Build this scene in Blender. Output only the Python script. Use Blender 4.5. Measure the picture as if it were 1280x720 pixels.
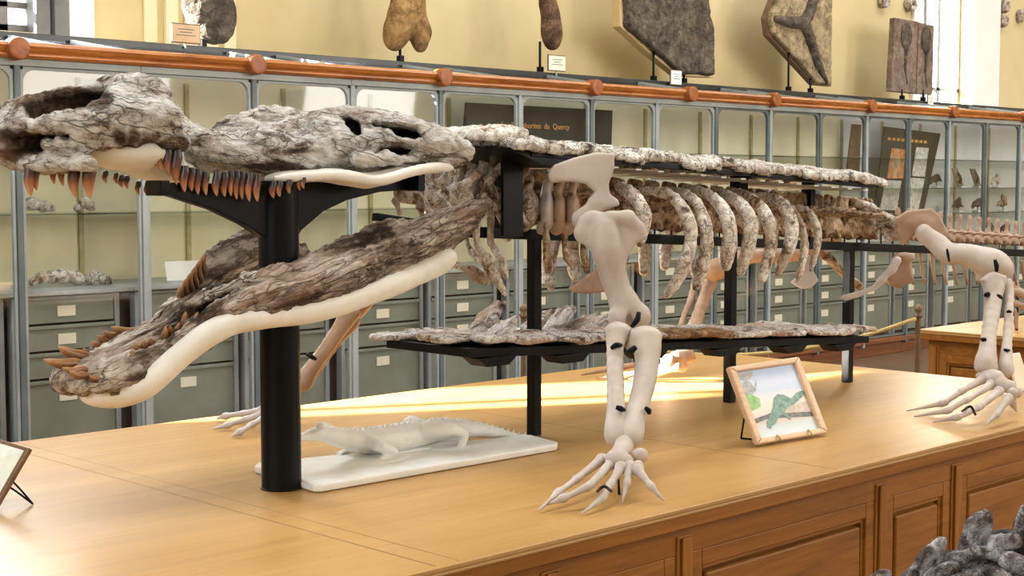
import bpy, math, random
import numpy as np
from mathutils import Vector, Matrix, Euler
random.seed(7); RNG=np.random.default_rng(7)
scene=bpy.context.scene
for o in list(bpy.data.objects): bpy.data.objects.remove(o)
COL=scene.collection
R=math.radians
# ---------------------------------------------------------------- camera
# world: X runs along the long table, Y across the room, Z up, floor at 0; the eye is at 1.65 m
FP=1850.0; HEAD=R(45.4); PIT=math.atan(130/FP)
EYE=np.array([0,0,1.65])
FW=np.array([math.cos(HEAD)*math.cos(PIT),math.sin(HEAD)*math.cos(PIT),-math.sin(PIT)])
RT=np.array([math.sin(HEAD),-math.cos(HEAD),0.0]); UPV=np.cross(RT,FW)
cam_d=bpy.data.cameras.new('camera'); cam=bpy.data.objects.new('camera',cam_d); COL.objects.link(cam)
cam.location=EYE; cam.rotation_euler=(math.pi/2-PIT,0,HEAD-math.pi/2)
cam_d.sensor_width=36; cam_d.lens=36*FP/1280; cam_d.clip_end=200
scene.camera=cam
def W(px,py,x=None,y=None,z=None):
    d=FW+RT*(px-640)/FP+UPV*(360-py)/FP
    if x is not None: t=(x-EYE[0])/d[0]
    elif y is not None: t=(y-EYE[1])/d[1]
    else: t=(z-EYE[2])/d[2]
    return EYE+d*t
# ---------------------------------------------------------------- view, world, lights
scene.view_settings.view_transform='Standard'; scene.view_settings.look='None'
scene.view_settings.exposure=0.18; scene.view_settings.gamma=1; scene.view_settings.use_curve_mapping=False
wd=bpy.data.worlds.new('sky'); scene.world=wd; wd.use_nodes=True
wd.node_tree.nodes['Background'].inputs[0].default_value=(.86,.93,1,1)
wd.node_tree.nodes['Background'].inputs[1].default_value=5
def area(name,loc,rot,sx,sy,power,color):
    l=bpy.data.lights.new(name,'AREA'); l.shape='RECTANGLE'; l.size=sx; l.size_y=sy; l.energy=power; l.color=color
    o=bpy.data.objects.new(name,l); o.location=loc; o.rotation_euler=rot; COL.objects.link(o); return o
sun_l=bpy.data.lights.new('sun','SUN'); sun_l.energy=130; sun_l.angle=R(.5); sun_l.color=(1,.93,.80)
sun=bpy.data.objects.new('sun',sun_l); COL.objects.link(sun)
SUND=Vector((.89,-.46,-.285)).normalized()
sun.rotation_euler=SUND.to_track_quat('-Z','Y').to_euler(); sun.location=(-8,12,6)
# daylight through the tall windows behind the viewer and the windows over the cases
for i,x in enumerate((1.2,6.2,11.2,16.2)):
    area('window_daylight',(x,-4.6,4.6),(R(78),0,0),2.4,4.4,(40,90,360,420)[i],(1,.985,.96))
area('window_daylight',(3.75,9.2,4.5),(R(-90),0,0),1.3,3.6,380,(.93,.97,1))
area('window_daylight',(16.05,9.2,4.8),(R(-90),0,0),1.1,4.2,260,(.93,.97,1))
for i,x in enumerate((-1,6,13,20)):
    area('overhead_fill',(x,4.0,8.9),(0,0,0),5.0,3.0,(230,330,330,260)[i],(.92,.96,1))  # lamps added for fill from above; the ceiling is closed
area('left_end_fill',(-5.6,2.4,4.6),(R(80),0,R(-90)),5,4,330,(.86,.93,1))  # lamp added to brighten from the left; the end wall has no opening
# ---------------------------------------------------------------- noise and signed distance modelling
_T=RNG.random((64,64,64)).astype(np.float32)
def vn(p):
    i=np.floor(p).astype(np.int64); f=(p-i); f=f*f*(3-2*f); i&=63; j=(i+1)&63
    x0,y0,z0=i[:,0],i[:,1],i[:,2]; x1,y1,z1=j[:,0],j[:,1],j[:,2]; fx,fy,fz=f[:,0],f[:,1],f[:,2]
    a=_T[x0,y0,z0]*(1-fx)+_T[x1,y0,z0]*fx; b=_T[x0,y1,z0]*(1-fx)+_T[x1,y1,z0]*fx
    c=_T[x0,y0,z1]*(1-fx)+_T[x1,y0,z1]*fx; d=_T[x0,y1,z1]*(1-fx)+_T[x1,y1,z1]*fx
    return (a*(1-fy)+b*fy)*(1-fz)+(c*(1-fy)+d*fy)*fz-.5
def fbm(p,s,o=4):
    p=np.asarray(p,float)*s; r=0; a=1
    for k in range(o): r=r+a*vn(p+17.3*k); p=p*2.03; a*=.5
    return r
def ridged(p,s,o=3):
    p=np.asarray(p,float)*s; r=0; a=1
    for k in range(o): r=r+a*(1-4*np.abs(vn(p+11.7*k))); p=p*2.1; a*=.5
    return r
def A3(v): return np.array(v,float)
class Field:
    """a grid of distances that shapes are merged into and cut out of"""
    def __init__(s,lo,hi,h):
        s.h=h; s.lo=A3(lo)-2*h; s.n=np.ceil((A3(hi)+2*h-s.lo)/h).astype(int)+1
        s.d=np.full(tuple(s.n),1.0,np.float32)
    def box(s,lo,hi):
        a=np.clip(np.floor((A3(lo)-s.lo)/s.h).astype(int),0,s.n-1); b=np.clip(np.ceil((A3(hi)-s.lo)/s.h).astype(int)+1,1,s.n)
        if np.any(b<=a): return None,None
        g=np.meshgrid(*[s.lo[k]+s.h*np.arange(a[k],b[k]) for k in range(3)],indexing='ij')
        return np.stack(g,-1),tuple(slice(a[k],b[k]) for k in range(3))
    def put(s,v,sl,k,cut):
        o=s.d[sl]
        if cut:
            v=-v
            if k>0: h=np.maximum(k-np.abs(o-v),0)/k; r=np.maximum(o,v)+h*h*k*.25
            else: r=np.maximum(o,v)
        else:
            if k>0: h=np.maximum(k-np.abs(o-v),0)/k; r=np.minimum(o,v)-h*h*k*.25
            else: r=np.minimum(o,v)
        s.d[sl]=r
    def cap(s,a,b,ra,rb=None,k=.01,cut=False,flat=None):
        a=A3(a);b=A3(b); rb=ra if rb is None else rb; m=max(ra,rb)+k*2+s.h*2
        P,sl=s.box(np.minimum(a,b)-m,np.maximum(a,b)+m)
        if P is None: return
        ab=b-a; L=max((ab@ab),1e-9); t=np.clip(((P-a)@ab)/L,0,1); q=P-a-t[...,None]*ab
        if flat is not None:      # (direction, factor): squash along a direction
            n=A3(flat[0]); n/=np.linalg.norm(n); q=q+(q@n)[...,None]*n*(1/flat[1]-1)
            v=np.linalg.norm(q,axis=-1)-(ra+(rb-ra)*t); v=v*np.where(v<0,flat[1],.8)
        else: v=np.linalg.norm(q,axis=-1)-(ra+(rb-ra)*t)
        s.put(v,sl,k,cut)
    def chain(s,pts,rs,k=.01,cut=False,flat=None):
        if len(pts)>3: pts=catmull(pts,3); rs=resr(rs,len(pts),3)
        for i in range(len(pts)-1): s.cap(pts[i],pts[i+1],rs[i],rs[i+1],k,cut,flat)
    def ell(s,c,r,k=.01,cut=False,rot=None):
        c=A3(c); r=A3(r); m=r.max()+2*k+2*s.h
        P,sl=s.box(c-m,c+m)
        if P is None: return
        q=P-c
        if rot is not None: q=q@(rot if isinstance(rot,np.ndarray) else np.array(Euler(rot).to_matrix()))
        kk=np.linalg.norm(q/r,axis=-1); k2=np.linalg.norm(q/(r*r),axis=-1)
        s.put(kk*(kk-1)/np.maximum(k2,1e-6),sl,k,cut)
    def poly(s,pts,th,k=.01,cut=False,rnd=.006,bend=None):
        """a plate with a 3D outline (about planar) and a thickness"""
        pts=A3(pts); c=pts.mean(0); u,sv,vt=np.linalg.svd(pts-c); ux,uy,n=vt
        m=th+2*k+2*s.h+.01
        P,sl=s.box(pts.min(0)-m,pts.max(0)+m)
        if P is None: return
        q=P-c; X=q@ux; Y=q@uy; Z=q@n; a2=np.stack([(pts-c)@ux,(pts-c)@uy],-1)
        d=np.full(X.shape,1e9); sg=np.ones(X.shape)
        for i in range(len(a2)):
            p0=a2[i]; p1=a2[i-1]; e=p1-p0; wx=X-p0[0]; wy=Y-p0[1]
            t=np.clip((wx*e[0]+wy*e[1])/max(e@e,1e-12),0,1); bx=wx-e[0]*t; by=wy-e[1]*t
            d=np.minimum(d,bx*bx+by*by)
            c1=Y>=p0[1]; c2=Y<p1[1]; c3=e[0]*wy>e[1]*wx
            f=(c1&c2&c3)|(~c1&~c2&~c3); sg=np.where(f,-sg,sg)
        d=sg*np.sqrt(d)
        a=d+rnd; b=np.abs(Z)-th+rnd
        v=np.minimum(np.maximum(a,b),0)+np.sqrt(np.maximum(a,0)**2+np.maximum(b,0)**2)-rnd
        s.put(v,sl,k,cut)
    def fn(s,lo,hi,f,k=.01,cut=False):
        P,sl=s.box(lo,hi)
        if P is not None: s.put(f(P),sl,k,cut)
    def mesh(s,noise=None):
        """naive surface nets"""
        d=s.d; n=s.n
        e0=[np.arange(n[k]-1) for k in range(3)]
        ins=d<0
        c=[ins[i:n[0]-1+i,j:n[1]-1+j,k:n[2]-1+k] for i in (0,1) for j in (0,1) for k in (0,1)]
        cnt=sum(x.astype(np.int8) for x in c); act=(cnt>0)&(cnt<8)
        idx=np.full(act.shape,-1,np.int64); ii=np.argwhere(act); idx[act]=np.arange(len(ii))
        off=[np.array(v) for v in [(i,j,k) for i in (0,1) for j in (0,1) for k in (0,1)]]
        vals=[d[ii[:,0]+o[0],ii[:,1]+o[1],ii[:,2]+o[2]] for o in off]
        acc=np.zeros((len(ii),3)); num=np.zeros(len(ii))
        for a in range(8):
            for b in range(a+1,8):
                if np.abs(off[a]-off[b]).sum()!=1: continue
                va,vb=vals[a],vals[b]; m=(va<0)!=(vb<0); t=np.where(m,va/np.where(m,va-vb,1),0)
                acc+=np.where(m[:,None],off[a]+t[:,None]*(off[b]-off[a]),0); num+=m
        V=s.lo+(ii+acc/num[:,None])*s.h
        F=[]
        for ax in range(3):
            u,v=(ax+1)%3,(ax+2)%3
            sl0=[slice(None)]*3; sl1=[slice(None)]*3; sl0[ax]=slice(0,n[ax]-1); sl1[ax]=slice(1,n[ax])
            A=ins[tuple(sl0)]; B=ins[tuple(sl1)]; m=A!=B
            m0=m.copy(); q=[slice(None)]*3; q[u]=0; m0[tuple(q)]=False; q=[slice(None)]*3; q[v]=0; m0[tuple(q)]=False
            q=[slice(None)]*3; q[u]=n[u]-1; m0[tuple(q)]=False; q=[slice(None)]*3; q[v]=n[v]-1; m0[tuple(q)]=False
            w=np.argwhere(m0); 
            if not len(w): continue
            eu=np.zeros(3,int); eu[u]=1; ev=np.zeros(3,int); ev[v]=1
            g=lambda z: idx[z[:,0],z[:,1],z[:,2]]
            f=np.stack([g(w-eu-ev),g(w-ev),g(w),g(w-eu)],-1)
            fl=A[tuple(w.T)]
            f=np.where(fl[:,None],f,f[:,::-1]); F.append(f)
        F=np.concatenate(F); F=F[(F>=0).all(1)]
        return V,F
def vnormals(V,F):
    fn=np.cross(V[F[:,2]]-V[F[:,0]],V[F[:,3]]-V[F[:,1]]); N=np.zeros_like(V)
    for k in range(4): np.add.at(N,F[:,k],fn)
    return N/np.maximum(np.linalg.norm(N,axis=1,keepdims=True),1e-12)
def relax(V,F,it=2):
    for _ in range(it):
        N=np.zeros_like(V); c=np.zeros(len(V))
        for k in range(4):
            np.add.at(N,F[:,k],V[F[:,(k+1)%4]]+V[F[:,k-1]]); np.add.at(c,F[:,k],2)
        V=V*.5+.5*N/np.maximum(c,1)[:,None]
    return V
WL={}   # world place of each object
def me_obj(name,V,F,mat,parent=None,smooth=True,loc=None,tagv=None):
    V=np.asarray(V,float)
    if loc is None:
        loc=A3([(V[:,0].min()+V[:,0].max())/2,(V[:,1].min()+V[:,1].max())/2,V[:,2].min()])
    m=bpy.data.meshes.new(name); m.from_pydata((V-loc).tolist(),[],[list(map(int,f)) for f in F]); m.update()
    if smooth: m.polygons.foreach_set('use_smooth',[True]*len(m.polygons))
    if mat is not None: m.materials.append(mat)
    o=bpy.data.objects.new(name,m); COL.objects.link(o)
    if parent is not None: o.parent=parent; o.location=Vector(loc)-Vector(WL[parent.name])
    else: o.location=Vector(loc)
    WL[o.name]=tuple(loc); return o
def fobj(name,fld,mat,parent=None,rough=(),smoothit=1,loc=None,amp=None):
    V,F=fld.mesh()
    if smoothit: V=relax(V,F,smoothit)
    N=vnormals(V,F); dis=0
    for kind,a,s_,o_,*mx in rough:
        g=fbm if kind=='f' else ridged
        dis=dis+a*g(V@mx[0] if mx else V,s_,o_)
    V=V+N*(np.asarray(dis).reshape(-1,1) if rough else 0)
    return me_obj(name,V,F,mat,parent,True,loc)
# ---------------------------------------------------------------- mesh builder
def catmull(P,per=6):
    P=[A3(p) for p in P]; Q=[2*P[0]-P[1]]+P+[2*P[-1]-P[-2]]; out=[]
    for i in range(1,len(Q)-2):
        for k in range(per):
            t=k/per; a,b,c,d=Q[i-1:i+3]
            out.append(.5*(2*b+(c-a)*t+(2*a-5*b+4*c-d)*t*t+(3*b-a-3*c+d)*t**3))
    out.append(P[-1]); return out
def resr(r,n,per):
    r=list(r); return list(np.interp(np.linspace(0,len(r)-1,n),range(len(r)),r))
class MB:
    def __init__(s): s.v=[]; s.f=[]
    def add(s,V,F):
        b=len(s.v); s.v+= [tuple(map(float,p)) for p in V]; s.f+=[[b+i for i in f] for f in F]; return s
    def box(s,lo,hi,rot=0,piv=None):
        x0,y0,z0=lo; x1,y1,z1=hi
        V=[(x,y,z) for x in (x0,x1) for y in (y0,y1) for z in (z0,z1)]
        if rot:
            c,n=math.cos(rot),math.sin(rot); px,py=piv if piv is not None else ((x0+x1)/2,(y0+y1)/2)
            V=[(px+(x-px)*c-(y-py)*n,py+(x-px)*n+(y-py)*c,z) for x,y,z in V]
        return s.add(V,[(0,1,3,2),(4,6,7,5),(0,4,5,1),(2,3,7,6),(0,2,6,4),(1,5,7,3)])
    def beam(s,a,b,w,h,up=(0,0,1)):
        a=A3(a);b=A3(b); d=(b-a)/np.linalg.norm(b-a); u=A3(up); sd=np.cross(d,u); sd/=np.linalg.norm(sd); u=np.cross(sd,d)
        V=[p+sd*i*w/2+u*j*h/2 for p in (a,b) for i,j in ((-1,-1),(1,-1),(1,1),(-1,1))]
        return s.add(V,[(0,1,2,3),(7,6,5,4),(0,4,5,1),(1,5,6,2),(2,6,7,3),(3,7,4,0)])
    def tube(s,path,rad,seg=12,per=5,flat=1,up=(0,0,1),rough=None,smooth=True):
        P=catmull(path,per) if smooth and len(path)>2 else [A3(p) for p in path]
        n=len(P); r=resr(rad if hasattr(rad,'__len__') else [rad]*2,n,per); fl=resr(flat if hasattr(flat,'__len__') else [flat]*2,n,per)
        V=[];F=[]; u=A3(up)
        for i,p in enumerate(P):
            d=P[min(i+1,n-1)]-P[max(i-1,0)]; d/=max(np.linalg.norm(d),1e-9)
            sd=np.cross(d,u); 
            if np.linalg.norm(sd)<1e-3: sd=np.cross(d,A3((1,0.2,0)))
            sd/=np.linalg.norm(sd); w=np.cross(sd,d); 
            for k in range(seg):
                a=2*math.pi*k/seg; V.append(p+sd*math.cos(a)*r[i]*fl[i]+w*math.sin(a)*r[i])
        for i in range(n-1):
            for k in range(seg): F.append((i*seg+k,i*seg+(k+1)%seg,(i+1)*seg+(k+1)%seg,(i+1)*seg+k))
        V.append(P[0]); V.append(P[-1]); 
        for k in range(seg): F.append((n*seg,(k+1)%seg,k)); F.append((n*seg+1,(n-1)*seg+k,(n-1)*seg+(k+1)%seg))
        V=np.array(V)
        if rough:
            a,sc,ph=rough; c=V.mean(0)
            D=np.stack([fbm(V+ph+q,sc,3) for q in (0,31,67)],-1); V=V+D*a
        return s.add(V,F)
    def prism(s,pts,ext):
        pts=[A3(p) for p in pts]; e=A3(ext); n=len(pts)
        V=pts+[p+e for p in pts]
        F=[list(range(n))[::-1],list(range(n,2*n))]+[(i,(i+1)%n,n+(i+1)%n,n+i) for i in range(n)]
        return s.add(V,F)
    def lathe(s,c,prof,seg=24,axis=(0,0,1)):
        ax=A3(axis); ax/=np.linalg.norm(ax); t=A3((1,0,0)) if abs(ax[0])<.9 else A3((0,1,0)); u=np.cross(ax,t); u/=np.linalg.norm(u); w=np.cross(ax,u)
        V=[];F=[]
        for r,h in prof:
            for k in range(seg):
                a=2*math.pi*k/seg; V.append(A3(c)+ax*h+u*math.cos(a)*r+w*math.sin(a)*r)
        m=len(prof)
        for i in range(m-1):
            for k in range(seg): F.append((i*seg+k,i*seg+(k+1)%seg,(i+1)*seg+(k+1)%seg,(i+1)*seg+k))
        F.append(list(range(seg))[::-1]); F.append([(m-1)*seg+k for k in range(seg)])
        return s.add(V,F)
    def build(s,name,mat,parent=None,smooth=False,bevel=0,loc=None,seg=2,sharp=None):
        o=me_obj(name,np.array(s.v),s.f,mat,parent,smooth or bevel>0,loc)
        if bevel:
            m=o.modifiers.new('bevel','BEVEL'); m.width=bevel; m.segments=seg; m.limit_method='ANGLE'; m.angle_limit=R(35)
            wn=o.modifiers.new('wn','WEIGHTED_NORMAL'); wn.keep_sharp=True
        return o
def empty(name,loc):
    o=bpy.data.objects.new(name,None); o.empty_display_size=.1; COL.objects.link(o); o.location=loc; WL[o.name]=tuple(loc); return o
def tag(o,label,cat,group=None,kind=None):
    o['label']=label; o['category']=cat
    if group: o['group']=group
    if kind: o['kind']=kind
    return o
def struct(o): o['kind']='structure'; return o
def copy_tree(o,loc=None,rotz=None,parent=None):
    c=o.copy(); COL.objects.link(c); c.parent=parent
    if loc is not None: c.location=loc
    if rotz is not None: c.rotation_euler=(c.rotation_euler[0],c.rotation_euler[1],rotz)
    WL[c.name]=tuple(c.location)
    for ch in [x for x in KIDS.get(o.name,[])]: copy_tree(ch,parent=c)
    return c
KIDS={}
def kids_scan():
    KIDS.clear()
    for o in bpy.data.objects:
        if o.parent: KIDS.setdefault(o.parent.name,[]).append(o)
# ---------------------------------------------------------------- materials
def mat(name,col,rough=.5,metal=0,build=None,spec=.5,emit=None):
    m=bpy.data.materials.new(name); m.use_nodes=True; nt=m.node_tree; b=nt.nodes['Principled BSDF']
    b.inputs['Base Color'].default_value=(*col,1); b.inputs['Roughness'].default_value=rough; b.inputs['Metallic'].default_value=metal
    b.inputs['Specular IOR Level'].default_value=spec
    if emit: b.inputs['Emission Color'].default_value=(*emit[0],1); b.inputs['Emission Strength'].default_value=emit[1]
    if build: build(nt,b)
    return m
def nd(nt,t,**kw):
    n=nt.nodes.new(t)
    for k,v in kw.items():
        if k in n.inputs.keys(): n.inputs[k].default_value=v
        else: setattr(n,k,v)
    return n
def coords(nt,scale=(1,1,1),kind='Object',rot=(0,0,0)):
    t=nd(nt,'ShaderNodeTexCoord'); m=nd(nt,'ShaderNodeMapping'); m.inputs['Scale'].default_value=scale; m.inputs['Rotation'].default_value=rot
    nt.links.new(t.outputs[kind],m.inputs[0]); return m.outputs[0]
def wcoords(nt,scale=(1,1,1)):
    t=nd(nt,'ShaderNodeNewGeometry'); m=nd(nt,'ShaderNodeMapping'); m.inputs['Scale'].default_value=scale
    nt.links.new(t.outputs['Position'],m.inputs[0]); return m.outputs[0]
def ramp(nt,src,stops,interp='LINEAR'):
    r=nd(nt,'ShaderNodeValToRGB'); cr=r.color_ramp; cr.interpolation=interp
    while len(cr.elements)<len(stops): cr.elements.new(.5)
    for e,(p,c) in zip(cr.elements,stops): e.position=p; e.color=(*c,1)
    nt.links.new(src,r.inputs[0]); return r.outputs[0]
def noise(nt,vec,scale,detail=5,rough=.55,dist=0):
    n=nd(nt,'ShaderNodeTexNoise'); n.inputs['Scale'].default_value=scale; n.inputs['Detail'].default_value=detail
    n.inputs['Roughness'].default_value=rough; n.inputs['Distortion'].default_value=dist
    nt.links.new(vec,n.inputs['Vector']); return n.outputs[0]
def mixc(nt,fac,a,b,mode='MIX'):
    m=nd(nt,'ShaderNodeMix',data_type='RGBA',blend_type=mode)
    for i,v in ((0,fac),(6,a),(7,b)):
        if isinstance(v,(int,float)): m.inputs[i].default_value=v
        elif isinstance(v,tuple): m.inputs[i].default_value=(*v,1)
        else: nt.links.new(v,m.inputs[i])
    return m.outputs[2]
def bump(nt,b,src,strength=.5,dist=.01):
    n=nd(nt,'ShaderNodeBump'); n.inputs['Strength'].default_value=strength; n.inputs['Distance'].default_value=dist
    nt.links.new(src,n.inputs['Height']); nt.links.new(n.outputs[0],b.inputs['Normal']); return n
def wood(name,c0,c1,c2,rough=.3,axis='X',scale=1.0,gr_=.3,spec=.5):
    def f(nt,b):
        sc={'X':(.6,9,9),'Y':(9,.6,9),'Z':(9,9,.6)}[axis]
        v=wcoords(nt,tuple(s_*scale for s_ in sc))
        n1=noise(nt,v,1.6,6,.62,1.2); n2=noise(nt,v,9,4,.7,.3)
        c=ramp(nt,n1,[(.3,c0),(.5,c1),(.72,c2)])
        c=mixc(nt,gr_,c,ramp(nt,n2,[(.35,c0),(.65,c2)]),'MIX')
        big=noise(nt,wcoords(nt,(1,1,1)),1.1,3)
        c=mixc(nt,.5,c,ramp(nt,big,[(.3,tuple(x*.82 for x in (1,1,1))),(.7,(1.0,1.0,1.0))]),'MULTIPLY')
        nt.links.new(c,b.inputs['Base Color'])
        bump(nt,b,n2,.12,.002)
        r=ramp(nt,n2,[(.3,(rough*.9,)*3),(.7,(rough*1.25,)*3)]); nt.links.new(r,b.inputs['Roughness'])
    return mat(name,c1,rough,build=f,spec=spec)
def rock(name,stops,scale=14,crack=.5,bumps=.8,rough=.75,stain=None,cracks_col=(.05,.035,.025),cs=26,bd=.012,ob=False,stretch=None,dark=False):
    def f(nt,b):
        v=coords(nt) if ob else wcoords(nt)
        if stretch:
            m1=nd(nt,'ShaderNodeMapping'); m1.inputs['Rotation'].default_value=(0,stretch[0],0); m2=nd(nt,'ShaderNodeMapping'); m2.inputs['Scale'].default_value=(stretch[1],1,1.3)
            nt.links.new(v,m1.inputs[0]); nt.links.new(m1.outputs[0],m2.inputs[0]); v=m2.outputs[0]
        n1=noise(nt,v,scale,8,.68,.6); n2=noise(nt,v,scale*3.3,6,.7)
        c=ramp(nt,n1,stops)
        vo=nd(nt,'ShaderNodeTexVoronoi',feature='DISTANCE_TO_EDGE'); vo.inputs['Scale'].default_value=cs
        dv=nd(nt,'ShaderNodeVectorMath',operation='ADD'); nz=nd(nt,'ShaderNodeTexNoise'); nz.inputs['Scale'].default_value=scale*1.4; nz.inputs['Detail'].default_value=4
        ms=nd(nt,'ShaderNodeVectorMath',operation='SCALE'); ms.inputs['Scale'].default_value=.09
        nt.links.new(v,nz.inputs['Vector']); nt.links.new(nz.outputs['Color'],ms.inputs[0]); nt.links.new(v,dv.inputs[0]); nt.links.new(ms.outputs[0],dv.inputs[1])
        nt.links.new(dv.outputs[0],vo.inputs['Vector'])
        ck=ramp(nt,vo.outputs['Distance'],[(0,(1,1,1)),(.05,(0,0,0))])
        gate=ramp(nt,noise(nt,v,scale*.7,3),[(.42,(0,0,0)),(.55,(crack,)*3)])
        ckm=mixc(nt,1.0,ck,gate,'MULTIPLY')
        vo2=nd(nt,'ShaderNodeTexVoronoi',feature='DISTANCE_TO_EDGE'); vo2.inputs['Scale'].default_value=cs*2.7; nt.links.new(dv.outputs[0],vo2.inputs['Vector'])
        ck2=ramp(nt,vo2.outputs['Distance'],[(0,(.85,)*3),(.07,(0,0,0))]); g2=ramp(nt,noise(nt,v,scale*1.3,3),[(.47,(0,0,0)),(.60,(crack,)*3)])
        ckm=mixc(nt,1.0,ckm,mixc(nt,1.0,ck2,g2,'MULTIPLY'),'LIGHTEN')
        c=mixc(nt,ckm,c,cracks_col)
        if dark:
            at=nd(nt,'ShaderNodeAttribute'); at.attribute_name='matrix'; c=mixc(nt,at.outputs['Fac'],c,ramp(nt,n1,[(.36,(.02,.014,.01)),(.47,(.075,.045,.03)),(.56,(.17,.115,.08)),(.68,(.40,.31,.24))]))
        sp=ramp(nt,n2,[(.36,(.5,.42,.36)),(.55,(1,1,1))]); c=mixc(nt,.8,c,sp,'MULTIPLY')
        if stain: c=mixc(nt,ramp(nt,noise(nt,v,stain[1],4,.6),[(.52,(0,0,0)),(.62,(stain[2],)*3)]),c,stain[0])
        nt.links.new(c,b.inputs['Base Color'])
        h=nd(nt,'ShaderNodeMath',operation='SUBTRACT'); nt.links.new(n2,h.inputs[0])
        h2=nd(nt,'ShaderNodeMath',operation='MULTIPLY'); nt.links.new(ckm,h2.inputs[0]); h2.inputs[1].default_value=.6; nt.links.new(h2.outputs[0],h.inputs[1])
        bump(nt,b,h.outputs[0],bumps,bd)
    return mat(name,stops[len(stops)//2][1],rough,build=f,spec=.35)
def soft(name,c0,c1,scale=6,rough=.6,bs=.1,spec=.4,bscale=60,sc=(1,1,1)):
    def f(nt,b):
        v=wcoords(nt,sc); c=ramp(nt,noise(nt,v,scale,4,.6),[(.35,c0),(.65,c1)]); nt.links.new(c,b.inputs['Base Color'])
        bump(nt,b,noise(nt,v,bscale,3),bs,.003)
    return mat(name,c1,rough,build=f,spec=spec)
M={}
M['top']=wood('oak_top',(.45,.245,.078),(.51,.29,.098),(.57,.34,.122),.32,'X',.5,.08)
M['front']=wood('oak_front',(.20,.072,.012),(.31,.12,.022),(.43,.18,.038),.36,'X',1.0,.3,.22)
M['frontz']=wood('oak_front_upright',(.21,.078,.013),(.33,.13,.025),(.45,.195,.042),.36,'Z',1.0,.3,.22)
M['rail']=wood('reddish_rail',(.20,.055,.012),(.44,.15,.03),(.60,.25,.06),.25,'X')
M['knob']=wood('knob_wood',(.16,.04,.012),(.34,.10,.022),(.44,.15,.035),.4,'Y')
M['basewood']=wood('case_base_wood',(.13,.045,.018),(.22,.08,.03),(.30,.12,.05),.4,'X')
M['wall']=soft('cream_wall',(.60,.49,.26),(.68,.57,.33),.8,.8,.05)
M['caseback']=soft('case_back',(.80,.71,.47),(.88,.80,.56),1.2,.7,.03)
M['steel']=soft('grey_green_steel',(.085,.115,.12),(.14,.17,.175),3,.38,.05)
M['steel2']=soft('light_grey_frame',(.27,.31,.32),(.38,.42,.43),3,.4,.05)
M['drawer']=soft('drawer_green_grey',(.19,.215,.175),(.255,.28,.235),2.2,.42,.05)
M['gapshade']=mat('painted_gap_shade',(.03,.028,.025),.7)  # near-black stands in for the shade between drawer columns
M['label']=soft('cream_card',(.80,.76,.62),(.88,.84,.72),8,.7,.02)
M['black']=soft('black_paint',(.003,.004,.006),(.005,.006,.009),5,.36,.03,.14)
M['beam']=soft('black_beam',(.018,.020,.022),(.05,.052,.05),2,.3,.05)
M['floor']=wood('floor_boards',(.10,.055,.03),(.16,.09,.05),(.22,.13,.075),.4,'Y')
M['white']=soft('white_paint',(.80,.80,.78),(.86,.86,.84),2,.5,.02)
M['greyframe']=soft('grey_window_paint',(.13,.13,.135),(.20,.20,.205),3,.5,.03)
M['plaster']=soft('cream_plaster',(.73,.71,.67),(.80,.78,.74),9,.6,.15)
M['whiteplaster']=soft('white_cast',(.80,.80,.79),(.88,.88,.87),14,.55,.4,bscale=45)
def glassy(name,tint,fac,rough=.02):
    m=bpy.data.materials.new(name); m.use_nodes=True; nt=m.node_tree; nt.nodes.clear()
    o=nd(nt,'ShaderNodeOutputMaterial'); t=nd(nt,'ShaderNodeBsdfTransparent'); g=nd(nt,'ShaderNodeBsdfGlossy'); mx=nd(nt,'ShaderNodeMixShader'); fr=nd(nt,'ShaderNodeFresnel'); ge=nd(nt,'ShaderNodeNewGeometry'); mi=nd(nt,'ShaderNodeMix'); mi.inputs[2].default_value=fac; mi.inputs[3].default_value=1/fac
    nt.links.new(ge.outputs['Backfacing'],mi.inputs[0]); nt.links.new(mi.outputs[0],fr.inputs[0])
    t.inputs[0].default_value=(*tint,1); g.inputs['Roughness'].default_value=rough
    nt.links.new(fr.outputs[0],mx.inputs[0]); nt.links.new(t.outputs[0],mx.inputs[1]); nt.links.new(g.outputs[0],mx.inputs[2]); nt.links.new(mx.outputs[0],o.inputs[0]); return m
M['glass']=glassy('clear_glass',(.975,.98,.975),1.38,.03)
M['shelfglass']=glassy('shelf_glass',(.80,.88,.85),1.5,.05)
# ================================================================ THE ROOM
YB=9.0; XL=-6.0; XR=26.0; YF=-5.0; ZC=9.6
b=MB().box((XL,YF,-.1),(XR,YB+.3,0)); struct(b.build('floor',M['floor']))
b=MB().box((XL,YF,ZC),(XR,YB+.3,ZC+.1)); struct(b.build('ceiling',M['wall']))
def wall_with_holes(name,axis,pos,th,u0,u1,z0,z1,holes,m):
    b=MB(); us=sorted({u0,u1,*[h[0] for h in holes],*[h[1] for h in holes]})
    for a,c in zip(us[:-1],us[1:]):
        mid=(a+c)/2; hs=sorted([(h[2],h[3]) for h in holes if h[0]<=mid<=h[1]]); z=z0
        for s,e in hs+[(z1,z1)]:
            if s>z:
                if axis=='y': b.box((a,pos,z),(c,pos+th,s))
                else: b.box((pos,a,z),(pos+th,c,s))
            z=max(z,e)
    return struct(b.build(name,m))
WIN=[(-5.6,-3.72,3.1,4.1),(3.0,4.78,2.62,6.4),(15.45,16.62,2.55,7.0)]
wall_with_holes('wall_back','y',YB,.3,XL,XR,0,ZC,WIN,M['wall'])
wall_with_holes('wall_front','y',YF-.2,.2,XL,XR,0,ZC,[],M['wall'])
wall_with_holes('wall_left','x',XL-.2,.2,YF,YB+.3,0,ZC,[],M['wall'])
wall_with_holes('wall_right','x',XR,.2,YF,YB+.3,0,ZC,[],M['wall'])
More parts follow.
